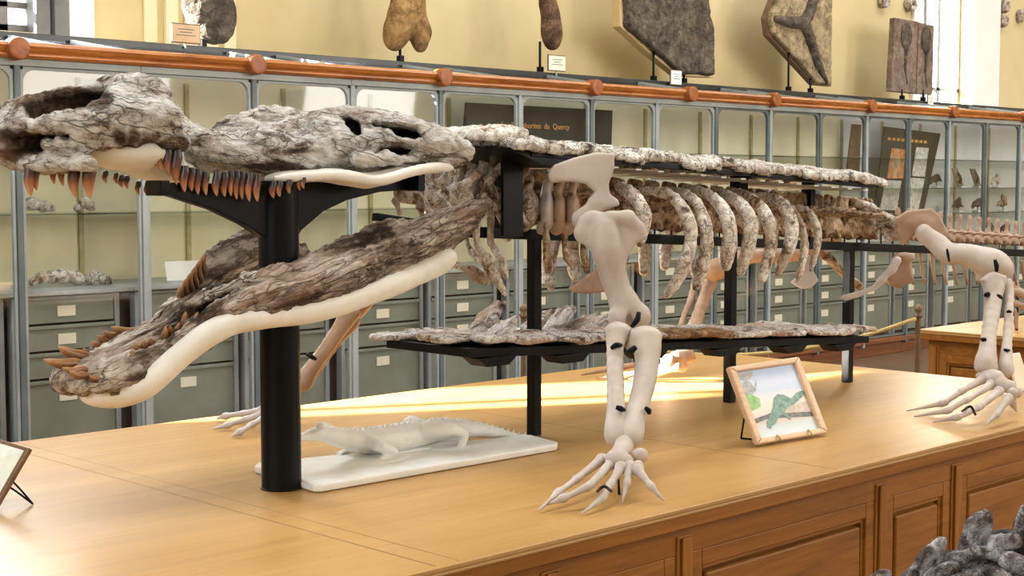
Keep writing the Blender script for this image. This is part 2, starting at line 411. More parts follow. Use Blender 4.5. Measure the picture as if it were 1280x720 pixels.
def window(n,x0,x1,z0,z1,mull,bars,m,y=YB+.1):
    b=MB(); t=.055
    b.box((x0,y,z0),(x0+t,y+.08,z1)).box((x1-t,y,z0),(x1,y+.08,z1)).box((x0,y,z0),(x1,y+.08,z0+t)).box((x0,y,z1-t),(x1,y+.08,z1))
    for q in mull: b.box((q-.035,y,z0),(q+.035,y+.07,z1))
    for q in bars: b.box((x0,y,q-.02),(x1,y+.06,q+.02))
    o=b.build('window_%d'%n,m,bevel=.004); struct(o)
    MB().box((x0,y+.03,z0),(x1,y+.036,z1)).build('pane',M['glass'],o)
window(1,3.0,4.78,2.62,6.4,[3.62,4.40],[2.80,3.9,5.1],M['greyframe'])
struct(MB().box((4.56,YB-.03,2.56),(4.66,YB+.12,6.4)).box((4.68,YB-.05,2.56),(4.79,YB+.10,6.4)).build('trim_4',M['greyframe'],bevel=.006))
window(2,15.45,16.62,2.55,7.0,[15.8,16.12],[2.78,4.2,5.6],M['greyframe'])
window(3,-5.6,-3.72,3.1,4.1,[-4.95],[],M['greyframe'])  # unseen window, placed and sized to throw the sun patch on the table
b=MB().box((4.78,YB-.06,2.4),(4.96,YB,6.6)).box((2.85,YB-.06,2.4),(3.0,YB,6.6)); struct(b.build('trim_1',M['white'],bevel=.01))
b=MB().box((16.62,YB-.10,2.4),(17.25,YB,7.2)).box((15.3,YB-.05,2.4),(15.45,YB,7.2)); struct(b.build('trim_2',M['white'],bevel=.01))
b=MB()
for k in range(5): b.box((5.35+k*.16,YB-.025-.012*(k%2),2.3),(5.45+k*.16,YB,ZC))
struct(b.build('trim_3',M['caseback'],bevel=.006))
# ================================================================ SHOWCASES
M['roofglass']=glassy('roof_glass',(.72,.78,.84),2.8,.06)
M['brass']=soft('dull_brass',(.40,.32,.14),(.55,.45,.22),20,.4,.1)
M['joint']=mat('joint',(.28,.15,.06),.5)
YG=7.6; S=.7653; X0=3.72; YD=7.75
Xn=lambda n:X0+S*n
GR='glass fronted specimen cases along the back wall'
def rounded_frame(b,x0,x1,z0,z1,y,t,w,r=.07,seg=5):
    """door frame with rounded upper corners"""
    b.box((x0,y,z0),(x0+w,y+t,z1)).box((x1-w,y,z0),(x1,y+t,z1)).box((x0,y,z1-w),(x1,y+t,z1)).box((x0,y,z0),(x1,y+t,z0+w))
    for sx,cx in ((1,x0+w),(-1,x1-w)):
        pts=[(cx,y,z1-w),(cx+sx*r,y,z1-w)]
        for k in range(1,seg): a=math.pi/2*k/seg; pts.append((cx+sx*(r-r*math.sin(a)),y,z1-w-(r-r*math.cos(a))))
        pts.append((cx,y,z1-w-r))
        if sx>0: pts=pts[::-1]
        b.prism(pts,(0,t,0))
proto_drawer={}
def case(n0,n1,knobs,label,drawer_cols=True):
    x0,x1=Xn(n0),Xn(n1); c=empty('display_case',((x0+x1)/2,8.0,0))
    tag(c,label,'display case',GR)
    # plinth and countertop over the drawers
    b=MB().box((x0,YD-.12,0),(x1,8.45,.14)).box((x0,YD-.17,.12),(x1,8.45,.17)); b.build('plinth',M['basewood'],c,bevel=.006)
    MB().box((x0,YD-.05,1.025),(x1,8.40,1.05)).build('countertop',M['steel2'],c,bevel=.004)
    MB().box((x0,8.38,1.05),(x1,8.42,2.40)).build('back_panel',M['white'] if n0>=12 else M['caseback'],c)  # white in the right-hand cases puts the window's light into the colour
    MB().box((x0,YD+.06,.17),(x1,8.38,1.02)).build('drawer_carcass',M['gapshade'],c)
    # uprights
    for k,n in enumerate(range(n0,n1)):
        dark=(n%2==0)
        MB().box((Xn(n)+.001,YG-.02,.1),(Xn(n)+.037,YG+.03,2.30)).build('upright',M['steel'] if dark else M['steel2'],c,bevel=.004)
    MB().box((x0,YG-.025,2.285),(x1,YG+.03,2.325)).build('head_bar',M['steel2'],c,bevel=.004)
    # wooden rail with mouldings
    b=MB()
    prof=[(7.56,2.325),(7.545,2.34),(7.555,2.355),(7.54,2.37),(7.53,2.39),(7.54,2.405),(7.56,2.412),(7.62,2.412),(7.62,2.325)]
    b.prism([(x0,y,z) for y,z in prof][::-1],(x1-x0,0,0)); b.build('wooden_rail',M['rail'],c,smooth=False)
    for n in knobs:
        x=Xn(n); r=.062
        MB().lathe((x,7.60,2.372),[(.02,.0),(r*.95,.0),(r,.015),(r,.085),(r*.93,.096),(r*.55,.1)],20,(0,-1,0)).build('knob',M['knob'],c,smooth=False,bevel=.004)
    # doors: rounded frame plus pane
    for n in range(n0,n1):
        a,d=Xn(n)+.04,Xn(n+1)-.002
        b=MB(); rounded_frame(b,a,d,.18,2.283,YG-.008,.025,.015)
        o=b.build('door',M['steel'] if n0>=8 else M['steel2'],c); MB().box((a+.01,YG+.004,.19),(d-.01,YG+.009,2.275)).build('glass_pane',M['glass'],o)
    # top glass, sloping
    MB().add([(x0,7.63,2.395),(x1,7.63,2.395),(x1,8.4,2.515),(x0,8.4,2.515),(x0,7.63,2.389),(x1,7.63,2.389),(x1,8.4,2.509),(x0,8.4,2.509)],[(0,1,2,3),(7,6,5,4),(0,4,5,1),(2,6,7,3),(0,3,7,4),(1,5,6,2)]).build('glass_roof',M['roofglass'],c)
    for n in range(n0*2,n1*2+1,3):
        xx=min(max(Xn(n/2),x0+.018),x1-.018); MB().beam((xx,7.64,2.402),(xx,8.4,2.52),.03,.02).build('roof_bar',M['steel2'],c)
    for z in (1.47,1.78) if n0<8 else (1.33,1.60,1.9):
        MB().box((x0+.02,7.95,z),(x1-.02,8.36,z+.009)).build('glass_shelf',M['shelfglass'],c)
    # drawers
    if drawer_cols:
        for n in range(n0,n1):
            gapL=.06; gapR=.10 if n%2==0 else .045
            a,d=Xn(n)+gapL,Xn(n+1)-gapR
            [MB().box((q,YD-.01,.17),(q+.03,YD+.05,1.02)).build('drawer_stile',M['steel2'],c,bevel=.003) for q in (a-.03,d)]
            for z0,z1 in ((.865,1.0),(.71,.835),(.555,.68),(.2,.525)):
                b=MB().box((a+.004,YD,z0),(d-.004,YD+.05,z1)).box((a+.004,YD-.012,z1-.004),(d-.004,YD+.05,z1+.018)); 
                dr=b.build('drawer',M['drawer'],c,bevel=.004)
                zc=(z0+z1)/2 if z1-z0<.2 else z1-.075
                MB().box(((a+d)/2-.055,YD-.006,zc-.03),((a+d)/2+.055,YD-.0005,zc+.03)).build('label_card',M['label'],dr)
    # side partition at the end of each unit
    MB().box((x0+.004,YG+.06,1.06),(x0+.012,8.36,2.28)).build('side_glass',M['glass'],c)
    # perforated shelf strips on the back panel
    for n in range(n0,n1): MB().box((Xn(n)+.02,8.361,1.06),(Xn(n)+.05,8.379,2.3)).build('shelf_strip',M['brass'],c)
    return c
case(-3,-1,[-2],'glass specimen case outermost at the left frame edge')
case(-1,1,[0],'glass specimen case behind the lower jaw tip, skull casts on its counter')
case(1,3,[2],'glass specimen case behind the skull stand')
case(3,5,[4],'glass specimen case between the skull and the neck bones')
case(5,8,[6,7.5],'wide glass specimen case holding the black fossil sign')
case(8,10,[9],'glass specimen case above the rear half of the back armour')
case(10,12,[11],'glass specimen case holding the tall black picture board')
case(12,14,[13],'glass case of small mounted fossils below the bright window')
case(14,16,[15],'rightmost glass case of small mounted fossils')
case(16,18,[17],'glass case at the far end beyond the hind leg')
# the black beam that carries the wall fossils
b=MB().box((0,8.42,2.45),(XR-6,8.50,2.555)); o=b.build('fossil_rail',M['beam'],bevel=.006)
tag(o,'long black iron beam above the glass cases carrying the wall fossils','beam')
# ================================================================ TABLES
def table(name,x0,x1,y0,y1,zt,panels,label,ends):
    t=empty(name,((x0+x1)/2,(y0+y1)/2,0)); tag(t,label,'display table')
    prof=[(0,0),(0,-.014),(.012,-.024),(.012,-.034),(.028,-.05),(.028,-.06),(.05,-.06)]
    b=MB(); # top with stepped moulding: stacked slabs
    for (i,z),(j,z2) in zip(prof[:-1],prof[1:]):
        if z2<z: b.box((x0+min(i,j)*1.0,y0+min(i,j),zt+z2),(x1-min(i,j),y1-min(i,j),zt+z))
    b.build('tabletop',M['top'],t,bevel=.003)
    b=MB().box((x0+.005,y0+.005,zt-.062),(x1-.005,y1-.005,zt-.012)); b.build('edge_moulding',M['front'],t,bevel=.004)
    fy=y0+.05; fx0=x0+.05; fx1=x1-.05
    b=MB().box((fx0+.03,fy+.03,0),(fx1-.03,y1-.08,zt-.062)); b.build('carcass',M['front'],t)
    def side(P,L,panels):   # P(u,d,z): u along, d outward depth
        def bx(bb,u0,u1,d0,d1,z0,z1):
            V=[P(u,d,z) for u in (u0,u1) for d in (d0,d1) for z in (z0,z1)]
            bb.add(V,[(0,1,3,2),(4,6,7,5),(0,4,5,1),(2,3,7,6),(0,2,6,4),(1,5,7,3)])
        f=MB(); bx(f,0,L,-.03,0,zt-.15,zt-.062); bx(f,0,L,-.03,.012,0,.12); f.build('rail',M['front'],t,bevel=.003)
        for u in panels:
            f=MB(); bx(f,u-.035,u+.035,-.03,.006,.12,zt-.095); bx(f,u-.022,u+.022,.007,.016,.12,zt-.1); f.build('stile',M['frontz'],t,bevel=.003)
        for a,c in zip(panels[:-1],panels[1:]):
            a+=.035;c-=.035; z0=.12; z1=zt-.15
            m=.035; fr=MB()
            for k,(dd,w) in enumerate(((0,.05),(-.010,.065))):
                bx(fr,a,a+w,-.03,dd,z0,z1); bx(fr,c-w,c,-.03,dd,z0,z1); bx(fr,a+w,c-w,-.03,dd,z1-w,z1); bx(fr,a+w,c-w,-.03,dd,z0,z0+w)
            pf=fr.build('panel_frame',M['front'],t,bevel=.004)
            p=MB(); e=.075; q=.018
            bx(p,a+e,c-e,-.028,-.004,z0+e,z1-e); p.build('panel',M['front'],t,bevel=.009)
    side(lambda u,d,z:(fx0+u,fy-d,z),fx1-fx0,[p-fx0 for p in panels])
    if ends:
        side(lambda u,d,z:(fx0-d,fy+u,z),y1-y0-.1,[.04,.75,1.5,y1-y0-.14])
    return t
T=table('display_table',.3,6.32,2.56,4.87,.75,[.4,1.15,1.65,2.71,3.26,4.30,4.80,5.75,6.2],'long golden oak panelled table carrying the giant crocodilian skeleton',False)
# inlaid joint lines of the top
for x,w in ((2.283,.006),(2.36,.003),(3.98,.003)): MB().box((x,2.575,.7495),(x+w,4.86,.7504)).build('joint_line',M['joint'],T)
table('display_table',8.22,14.0,2.4,4.75,.75,[8.35,9.4,9.95,11.0,12.0,13.9],'second oak panelled table beyond, its near corner behind the hind leg',True)
# ================================================================ FOSSIL MATERIALS
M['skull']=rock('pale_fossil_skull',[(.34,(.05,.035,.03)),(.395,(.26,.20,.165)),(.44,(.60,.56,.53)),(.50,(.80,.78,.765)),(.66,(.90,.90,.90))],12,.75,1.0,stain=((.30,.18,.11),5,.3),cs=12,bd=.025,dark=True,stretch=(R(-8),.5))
M['matrix']=rock('dark_brown_rock',[(.3,(.02,.014,.01)),(.45,(.075,.045,.028)),(.6,(.15,.10,.065)),(.75,(.30,.23,.17))],12,.7,1.0)
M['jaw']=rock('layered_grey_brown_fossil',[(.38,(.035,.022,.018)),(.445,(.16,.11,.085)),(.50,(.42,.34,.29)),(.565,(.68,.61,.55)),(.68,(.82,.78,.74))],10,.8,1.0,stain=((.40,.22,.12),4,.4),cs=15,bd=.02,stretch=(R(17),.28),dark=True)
M['jawfront']=rock('mottled_grey_brown_fossil',[(.36,(.03,.022,.02)),(.44,(.16,.12,.10)),(.52,(.42,.36,.33)),(.66,(.68,.64,.61))],22,.8,1.0,cs=34)
M['rib']=rock('chalky_rib',[(.34,(.11,.065,.04)),(.39,(.38,.28,.21)),(.44,(.70,.64,.57)),(.58,(.90,.88,.85))],17,.9,.6,stain=((.28,.15,.08),7,.5),cs=22)
M['vert']=rock('brown_vertebra',[(.36,(.035,.018,.012)),(.43,(.20,.11,.06)),(.50,(.44,.29,.17)),(.64,(.70,.58,.44))],14,.8,.7,cs=20)
M['vertpale']=rock('pale_vertebra',[(.36,(.06,.035,.025)),(.43,(.30,.21,.165)),(.49,(.62,.56,.51)),(.62,(.82,.79,.76))],16,.9,.7,stain=((.25,.12,.07),9,.6),cs=22)
M['armour']=rock('pale_scute',[(.35,(.06,.045,.04)),(.40,(.34,.28,.24)),(.44,(.68,.64,.60)),(.56,(.90,.88,.86))],15,.95,.9,stain=((.30,.20,.14),6,.5),cs=18)
M['belly']=rock('lilac_grey_scute',[(.35,(.05,.035,.035)),(.40,(.28,.22,.21)),(.45,(.62,.58,.59)),(.58,(.84,.82,.85))],12,.9,.7,stain=((.42,.22,.10),4,.6),cs=16)
M['bellybrown']=rock('brown_scute',[(.32,(.06,.03,.015)),(.43,(.28,.15,.07)),(.54,(.46,.28,.14)),(.70,(.62,.50,.36))],14,.8,.8)
M['cast']=soft('pinkish_beige_cast_bone',(.43,.365,.33),(.54,.475,.43),7,.5,.12,bscale=70)
M['castbrown']=soft('brown_cast_bone',(.30,.19,.13),(.41,.28,.20),8,.5,.1)
M['castlilac']=soft('pale_lilac_cast_bone',(.46,.41,.41),(.57,.52,.52),8,.5,.1)
def toothmat(name,stops):
    def f(nt,b):
        t=nd(nt,'ShaderNodeTexCoord'); sp=nd(nt,'ShaderNodeSeparateXYZ'); nt.links.new(t.outputs['Generated'],sp.inputs[0])
        ad=nd(nt,'ShaderNodeMath',operation='MULTIPLY_ADD'); n=noise(nt,wcoords(nt,(40,40,8)),1.5,3); nt.links.new(n,ad.inputs[0]); ad.inputs[1].default_value=.5
        sb=nd(nt,'ShaderNodeMath',operation='SUBTRACT'); nt.links.new(sp.outputs[2],sb.inputs[0]); sb.inputs[1].default_value=.25; nt.links.new(sb.outputs[0],ad.inputs[2])
        c=ramp(nt,ad.outputs[0],stops); nt.links.new(c,b.inputs['Base Color']); bump(nt,b,noise(nt,wcoords(nt,(60,60,6)),4,3),.25,.002)
    return mat(name,(.4,.2,.1),.33,build=f)
M['toothup']=toothmat('upper_tooth_enamel',[(.08,(.52,.29,.16)),(.34,(.38,.155,.075)),(.55,(.12,.045,.032)),(.8,(.035,.022,.022))])
M['toothlow']=toothmat('lower_tooth_enamel',[(.1,(.05,.025,.018)),(.4,(.19,.085,.04)),(.75,(.38,.19,.085)),(.95,(.48,.30,.17))])
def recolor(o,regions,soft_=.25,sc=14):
    """mark dark brown rock, and shade painted into the skull openings (a smooth 0 to 1 attribute)"""
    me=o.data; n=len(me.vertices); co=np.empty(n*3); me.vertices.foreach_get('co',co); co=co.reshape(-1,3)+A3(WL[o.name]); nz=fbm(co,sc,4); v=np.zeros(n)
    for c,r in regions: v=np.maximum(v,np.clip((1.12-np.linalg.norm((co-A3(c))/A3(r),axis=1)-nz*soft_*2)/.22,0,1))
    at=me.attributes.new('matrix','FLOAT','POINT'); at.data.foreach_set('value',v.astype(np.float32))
def tooth(parent,base,tip,r,m,bend=(0,0,0)):
    base=A3(base); tip=A3(tip); mid=(base*.5+tip*.5)+A3(bend)
    d=tip-base
    return MB().tube([base-d*.10,base+d*.15,mid,base+d*.82+A3(bend)*.5,tip],[r*.85,r*1.08,r*.98,r*.58,r*.12],12,4,flat=.9,up=(.1,1,.1) if abs(d[2])>abs(d[0])*.7 else (0,1,0)).build('tooth',m,parent,smooth=True)
# ================================================================ UPPER SKULL
AX=3.70
def loftfn(st):
    st=A3(st); X=st[:,0]
    def f(P):
        x=P[...,0]; g=lambda k: np.interp(x,X,st[:,k])
        yc,zt,zb,w,pw=g(1),g(2),g(3),g(4),g(5)
        zc=(zt+zb)/2; h=(zt-zb)/2
        u=np.abs((P[...,1]-yc)/w); v=np.abs((P[...,2]-zc)/h)
        q=(u**pw+v**pw)**(1/pw); d=(q-1)*np.minimum(w,h)
        e=np.maximum(X[0]-x,x-X[-1])
        return np.maximum(d,e)
    return f
sk=Field((1.70,3.33,1.56),(3.30,4.10,2.0),.0068)
st=[(1.76,AX,1.80,1.74,.05,2),(1.80,AX,1.86,1.715,.11,2.2),(1.88,AX,1.885,1.70,.155,2.3),(1.98,AX,1.910,1.70,.17,2.4),(2.08,AX,1.918,1.725,.165,2.4),(2.16,AX,1.905,1.735,.145,2.3),(2.22,AX,1.89,1.72,.125,2.3),
    (2.29,AX,1.835,1.705,.115,2.3),(2.38,AX,1.80,1.695,.12,2.3),(2.48,AX,1.79,1.685,.135,2.3),(2.58,AX,1.80,1.675,.155,2.3),(2.68,AX,1.83,1.665,.18,2.3),(2.80,AX,1.865,1.665,.205,2.4),(2.92,AX,1.885,1.675,.235,2.5),(3.02,AX,1.875,1.675,.262,2.6),(3.12,AX,1.845,1.69,.285,2.6),(3.18,AX,1.82,1.70,.29,2.6),(3.23,AX,1.79,1.72,.26,2.4)]
xs=np.linspace(st[0][0],st[-1][0],60); st2=[(x,*[np.interp(x,[s_[0] for s_ in st],[s_[k] for s_ in st]) for k in range(1,6)]) for x in xs]
sk.fn((1.72,3.34,1.6),(3.28,4.08,2.0),loftfn(st2),.0)
# brow and rostral lumps
for px,py,y,r in [(300,165,3.78,(.10,.06,.035)),(345,158,3.88,(.13,.08,.062)),(330,180,3.62,(.10,.05,.03)),(400,165,3.62,(.09,.07,.05)),(440,150,3.6,(.08,.05,.035)),(200,150,3.56,(.06,.035,.05)),(175,160,3.55,(.05,.03,.04)),(215,175,3.57,(.05,.03,.04)),(160,105,3.7,(.07,.09,.02)),(185,125,3.64,(.05,.06,.04)),(60,205,3.62,(.07,.06,.02)),(25,200,3.75,(.04,.08,.02)),(105,205,3.56,(.05,.04,.02))]:
    sk.ell(W(px,py,y=y),r,.03)
def vcut(px,py,y,rx,depth=.12,px2=None,py2=None,rb=None,k=.012):
    a=W(px,py,y=y); n=5
    for i in range(n):
        t=i/(n-1); p=a if px2 is None else W(px+(px2-px)*t,py+(py2-py)*t,y=y)
        rr=rx if rb is None else rx+(rb-rx)*t
        sk.cap(p-FW*.14,p+FW*depth,rr,rr*.8,k,True)
        if px2 is None: break
# nasal opening: long oval through the bulb
vcut(42,138,3.62,.030,.10,122,118,.034)
vcut(60,131,3.62,.040,.10,105,123,.040)
# recessed front face below the bar
vcut(25,174,3.66,.018,-.02,100,176,.014); vcut(30,188,3.66,.018,-.02,60,189,.018)
# notch on the near side behind the front teeth
for i in range(6):
    t=i/5; p=W(138+88*t,202-3*t,y=3.52); sk.cap(p-A3((0,.06,0)),p+A3((0,.10,-.01)),.042-.012*abs(t-.5),None,.012,True)
# openings behind the eye
vcut(432,152,3.58,.012,.10,444,166,.024); vcut(446,158,3.58,.012,.10,452,172,.014)
vcut(470,160,3.56,.016,.12,520,171,.019); vcut(500,170,3.56,.014,.10,530,177,.010)
vcut(478,189,3.50,.019,.12,512,190,.012); vcut(470,192,3.50,.006,.08,485,190,.010)
vcut(505,206,3.42,.002,.02,560,203,.003)
for a,bq,y,r in [((450,147),(545,162),3.56,.013),((458,165),(520,190),3.52,.013),((450,198),(572,203),3.46,.016),((392,150),(430,140),3.6,.02),((455,150),(463,195),3.53,.012)]:
    sk.cap(W(*a,y=y),W(*bq,y=y),r,r*.9,.015)
bars=[]
SKULL=empty('fossil_skull',(2.5,AX,1.62))
tag(SKULL,'huge pale cracked crocodilian skull with a bulbous snout on the black post','fossil skull')
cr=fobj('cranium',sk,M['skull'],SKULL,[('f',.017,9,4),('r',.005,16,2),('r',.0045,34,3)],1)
def sfc(px,py,y=3.6): return W(px,py,y=y)
recolor(cr,[(W(85,130,y=3.66),(.14,.13,.050)),(W(60,176,y=3.66),(.13,.10,.040)),(W(30,188,y=3.66),(.06,.08,.036)),(W(165,170,y=3.56),(.07,.05,.03)),(W(215,182,y=3.56),(.05,.05,.025)),  # brown rock patches; the nostril's shade is painted in too
            (W(435,162,y=3.62),(.04,.10,.034)),(W(497,168,y=3.62),(.11,.08,.022)),(W(495,188,y=3.56),(.07,.08,.018)),(W(330,208,y=3.55),(.13,.05,.014)),(W(530,205,y=3.45),(.08,.05,.008))])  # rear openings darkened to paint in their shade
# plaster of the palate and along the cheek
pf=Field((1.85,3.40,1.55),(2.45,3.95,1.85),.007)
pf.ell(W(165,190,y=3.66),(.15,.11,.055),.02); pf.ell(W(205,212,y=3.70),(.10,.09,.035),.04); pf.ell(W(150,180,y=3.72),(.10,.1,.05),.03)
fobj('palate_plaster',pf,M['plaster'],SKULL,[('f',.004,10,2)],2)
pf=Field((2.4,3.33,1.60),(3.3,3.75,1.80),.006)
path=[W(p,q,y=y) for p,q,y in [(345,223,3.53),(380,221,3.50),(420,219,3.47),(445,222,3.45),(468,226,3.44),(490,222,3.43),(515,214,3.43),(545,209,3.43),(565,210,3.44)]]
pf.chain(path,[.008,.011,.012,.012,.012,.012,.012,.012,.008],.02); pf.chain([p+A3((0,.05,.0)) for p in path],[.008,.011,.012,.012,.012,.012,.012,.012,.008],.03)
fobj('cheek_plaster',pf,M['plaster'],SKULL,[('f',.003,12,2)],2)
# teeth: px of the root, length in px, radius, depth
up=[(37,205,36,.013,3.62,2),(45,204,30,.010,3.62,1),(68,206,20,.008,3.66,0),(78,206,22,.008,3.64,1),(93,206,36,.014,3.60,1),(112,203,40,.016,3.57,1),
    (132,213,12,.007,3.82,1),(145,215,11,.006,3.83,2),(152,218,13,.007,3.83,1),(159,219,13,.007,3.83,1),(173,226,14,.007,3.83,1),(184,228,13,.007,3.83,1),
    (172,172,13,.006,3.6,3),(178,176,14,.006,3.6,3),(185,180,17,.007,3.6,3),(192,182,22,.008,3.58,3),(200,184,26,.009,3.57,2),(210,187,30,.011,3.56,2),(221,189,38,.013,3.55,0),
    (231,208,28,.011,3.54,0),(240,210,25,.010,3.54,0),(248,212,27,.010,3.54,0),(257,215,25,.010,3.54,1),(271,216,25,.010,3.53,0),(281,215,27,.010,3.53,0),(289,214,27,.009,3.53,0),(296,214,31,.009,3.53,0),(303,215,30,.009,3.53,0),(312,217,31,.010,3.52,0),
    (322,219,29,.010,3.51,0),(342,226,18,.009,3.51,0),(350,226,16,.008,3.50,0),(362,224,14,.008,3.50,0),(375,221,13,.006,3.50,0),(380,221,11,.006,3.49,0)]
for px,py,L,r,y,sl in up:
    py+=2; L+=2; r*=1.18
    tooth(cr,W(px,py,y=y),W(px+sl,py+L,y=y),r,M['toothup'],W(px-2,py+L,y=y)-W(px,py+L,y=y))
# ================================================================ LOWER JAW
JAW=empty('fossil_lower_jaw',(2.5,AX,1.1)); tag(JAW,'long gaping lower jaw of layered fossil on a smooth white plaster backing','fossil jaw')
JST=np.array([[.28*math.cos(R(17)),0,-math.sin(R(17))],[0,1,0],[.28*math.sin(R(17)),0,math.cos(R(17))]])
jf=Field((1.85,3.33,1.02),(3.35,4.1,1.72),.0068)
# spatulate tip and joined rami; every station is (x, z of the top, half width, thickness)
js=[(1.97,1.150,.07,.03),(2.02,1.150,.125,.045),(2.09,1.165,.155,.05),(2.16,1.185,.145,.055),(2.23,1.215,.12,.055),(2.32,1.26,.11,.055),(2.42,1.31,.13,.055)]
for i in range(len(js)-1):
    for t in (0,.25,.5,.75):
        q=[a+(b_-a)*t for a,b_ in zip(js[i],js[i+1])]
        jf.ell((q[0],AX,q[1]-q[3]*.5),(.055,q[2],q[3]*.8),.02,rot=(0,R(-22),0))
near=[(150,482,3.60,.022),(185,470,3.58,.024),(215,445,3.58,.028),(250,415,3.54,.032),(290,392,3.50,.036),(330,380,3.46,.038),(370,368,3.45,.042),(410,352,3.45,.050),(450,336,3.46,.054),(490,320,3.47,.056),(530,300,3.48,.054),(560,284,3.47,.046),(588,268,3.46,.028),(602,260,3.46,.010)]
jf.chain([W(a,b_,y=y) for a,b_,y,r in near],[r for *_,r in near],.02,flat=((0,1,0),.6))
# alveolar ridge of the near side
rg=[(232,396,3.62,.010),(262,372,3.62,.013),(292,356,3.55,.014),(330,348,3.49,.015),(365,340,3.487,.016),(400,325,3.49,.018),(440,305,3.50,.022),(480,292,3.51,.020),(520,282,3.51,.016)]
jf.chain([W(a,b_,y=y) for a,b_,y,r in rg],[r for *_,r in rg],.02)
for i in range(60):
    t=i/59; a=np.interp(t,[0,1],[240,420]); b_=np.interp(a,[p[0] for p in rg],[p[1] for p in rg]); 
    if i%2: jf.ell(W(a,b_-3,y=np.interp(a,[240,330,420],[3.60,3.488,3.49])),(.006,.014,.013),.004)
# far ramus with its tall hinder part
far=[(205,400,3.78,.02),(235,385,3.82,.03),(262,352,3.85,.045),(290,330,3.87,.06),(315,318,3.89,.062),(340,318,3.90,.055),(365,318,3.92,.030),(378,316,3.93,.008)]
jf.chain([W(a,b_,y=y) for a,b_,y,r in far],[r for *_,r in far],.02,flat=((0,1,0),.55))
jf.ell(W(318,292,y=3.9),(.035,.03,.03),.03); jf.ell(W(270,330,y=3.86),(.04,.03,.02),.02)
jw=fobj('jaw_bone',jf,M['jaw'],JAW,[('f',.014,11,4),('r',.010,24,3,JST),('r',.004,40,2)],1)
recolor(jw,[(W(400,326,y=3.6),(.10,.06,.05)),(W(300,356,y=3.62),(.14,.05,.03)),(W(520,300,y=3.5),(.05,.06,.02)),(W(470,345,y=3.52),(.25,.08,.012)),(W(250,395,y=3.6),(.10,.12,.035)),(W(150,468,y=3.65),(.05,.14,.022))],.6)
pf=Field((1.9,3.33,1.0),(3.3,3.9,1.6),.0068)
pl=[(118,492,3.66,.020),(150,493,3.62,.024),(180,484,3.56,.024),(205,466,3.53,.022),(235,440,3.51,.022),(268,416,3.48,.023),(300,401,3.48,.023),(340,396,3.44,.021),(380,392,3.435,.023),(420,382,3.435,.025),(460,368,3.44,.026),(500,352,3.445,.028),(540,334,3.465,.029),(562,322,3.455,.026)]
P_=[W(a,b_,y=y-.01) for a,b_,y,r in pl]
pf.chain(P_,[r for *_,r in pl],.02,flat=((0,1,0),.8)); pf.chain([p+A3((.0,.030,-.004)) for p in P_],[r*.9 for *_,r in pl],.03)
pf.ell((2.08,AX-.02,1.095),(.10,.11,.03),.03,rot=(0,R(-14),0))
fobj('jaw_plaster',pf,M['plaster'],JAW,[('f',.003,8,2)],2)
low=[((98,455),(58,450),.012,3.66),((108,448),(75,434),.014,3.70),((104,462),(80,460),.009,3.62),((106,470),(88,464),.009,3.60),((126,472),(113,470),.008,3.60),
     ((122,444),(105,436),.009,3.80),((130,435),(116,427),.010,3.82),((140,428),(122,420),.011,3.83),((146,422),(130,414),.010,3.83),((178,418),(142,409),.013,3.83),
     ((163,464),(160,446),.013,3.60),((168,450),(165,438),.010,3.61),((173,438),(169,430),.009,3.62),((180,434),(179,426),.009,3.62),((190,430),(188,423),.008,3.62),
     ((206,423),(207,409),.009,3.60),((214,418),(213,408),.008,3.60),((222,414),(224,404),.008,3.60),((231,407),(232,391),.010,3.60),((240,401),(247,391),.009,3.60)]
for (a,b_),(c_,d_),r,y in low:
    tooth(jw,W(a,b_,y=y),W(c_,d_,y=y-.02)+(W(c_,d_,y=y-.02)-W(a,b_,y=y))*.08,r*1.35,M['toothlow'],(0,0,-.006))
for k in range(6):   # crowded row on the far side
    a=W(232+k*5.5,378-k*7.5,y=3.80-.004*k); tooth(jw,a+A3((0,.02,-.005)),a+A3((-.03,-.035,.058)),.013,M['toothlow'],(-.008,0,.0))
# ================================================================ STAND UNDER THE SKULL
ST=empty('skull_stand',(2.56,3.57,.75)); tag(ST,'thick round black post with curved black bracket arms under the skull','stand')
MB().lathe((2.56,3.57,.7505),[(.062,0),(.062,.004),(.059,.005),(.059,.908)],32).build('post',M['black'],ST,smooth=False,bevel=.002)
# bracket: a curved web plate along X under the skull
zt=W(350,232,y=3.66)[2]
q=lambda px,py: W(px,py,y=3.57)
out=[q(195,232),q(215,228),q(300,230),q(380,226),q(440,226),q(508,222),q(511,237),q(470,240),q(430,250),q(400,264),q(372,288),q(366,300),q(325,296),q(300,280),q(262,262),q(225,250),q(200,242)]
out=[A3((p[0],3.55,p[2])) for p in out]
MB().prism(out[::-1],(0,.04,0)).build('bracket',M['black'],ST,bevel=.004)
a=q(195,231); MB().box((a[0]-.01,3.53,a[2]-.03),(a[0]+.02,3.61,a[2]+.012)).build('end_cap',M['black'],ST,bevel=.003)
a=q(509,221); MB().box((a[0]-.015,3.50,a[2]-.045),(a[0]+.015,3.64,a[2]+.01)).build('end_cap',M['black'],ST,bevel=.003)
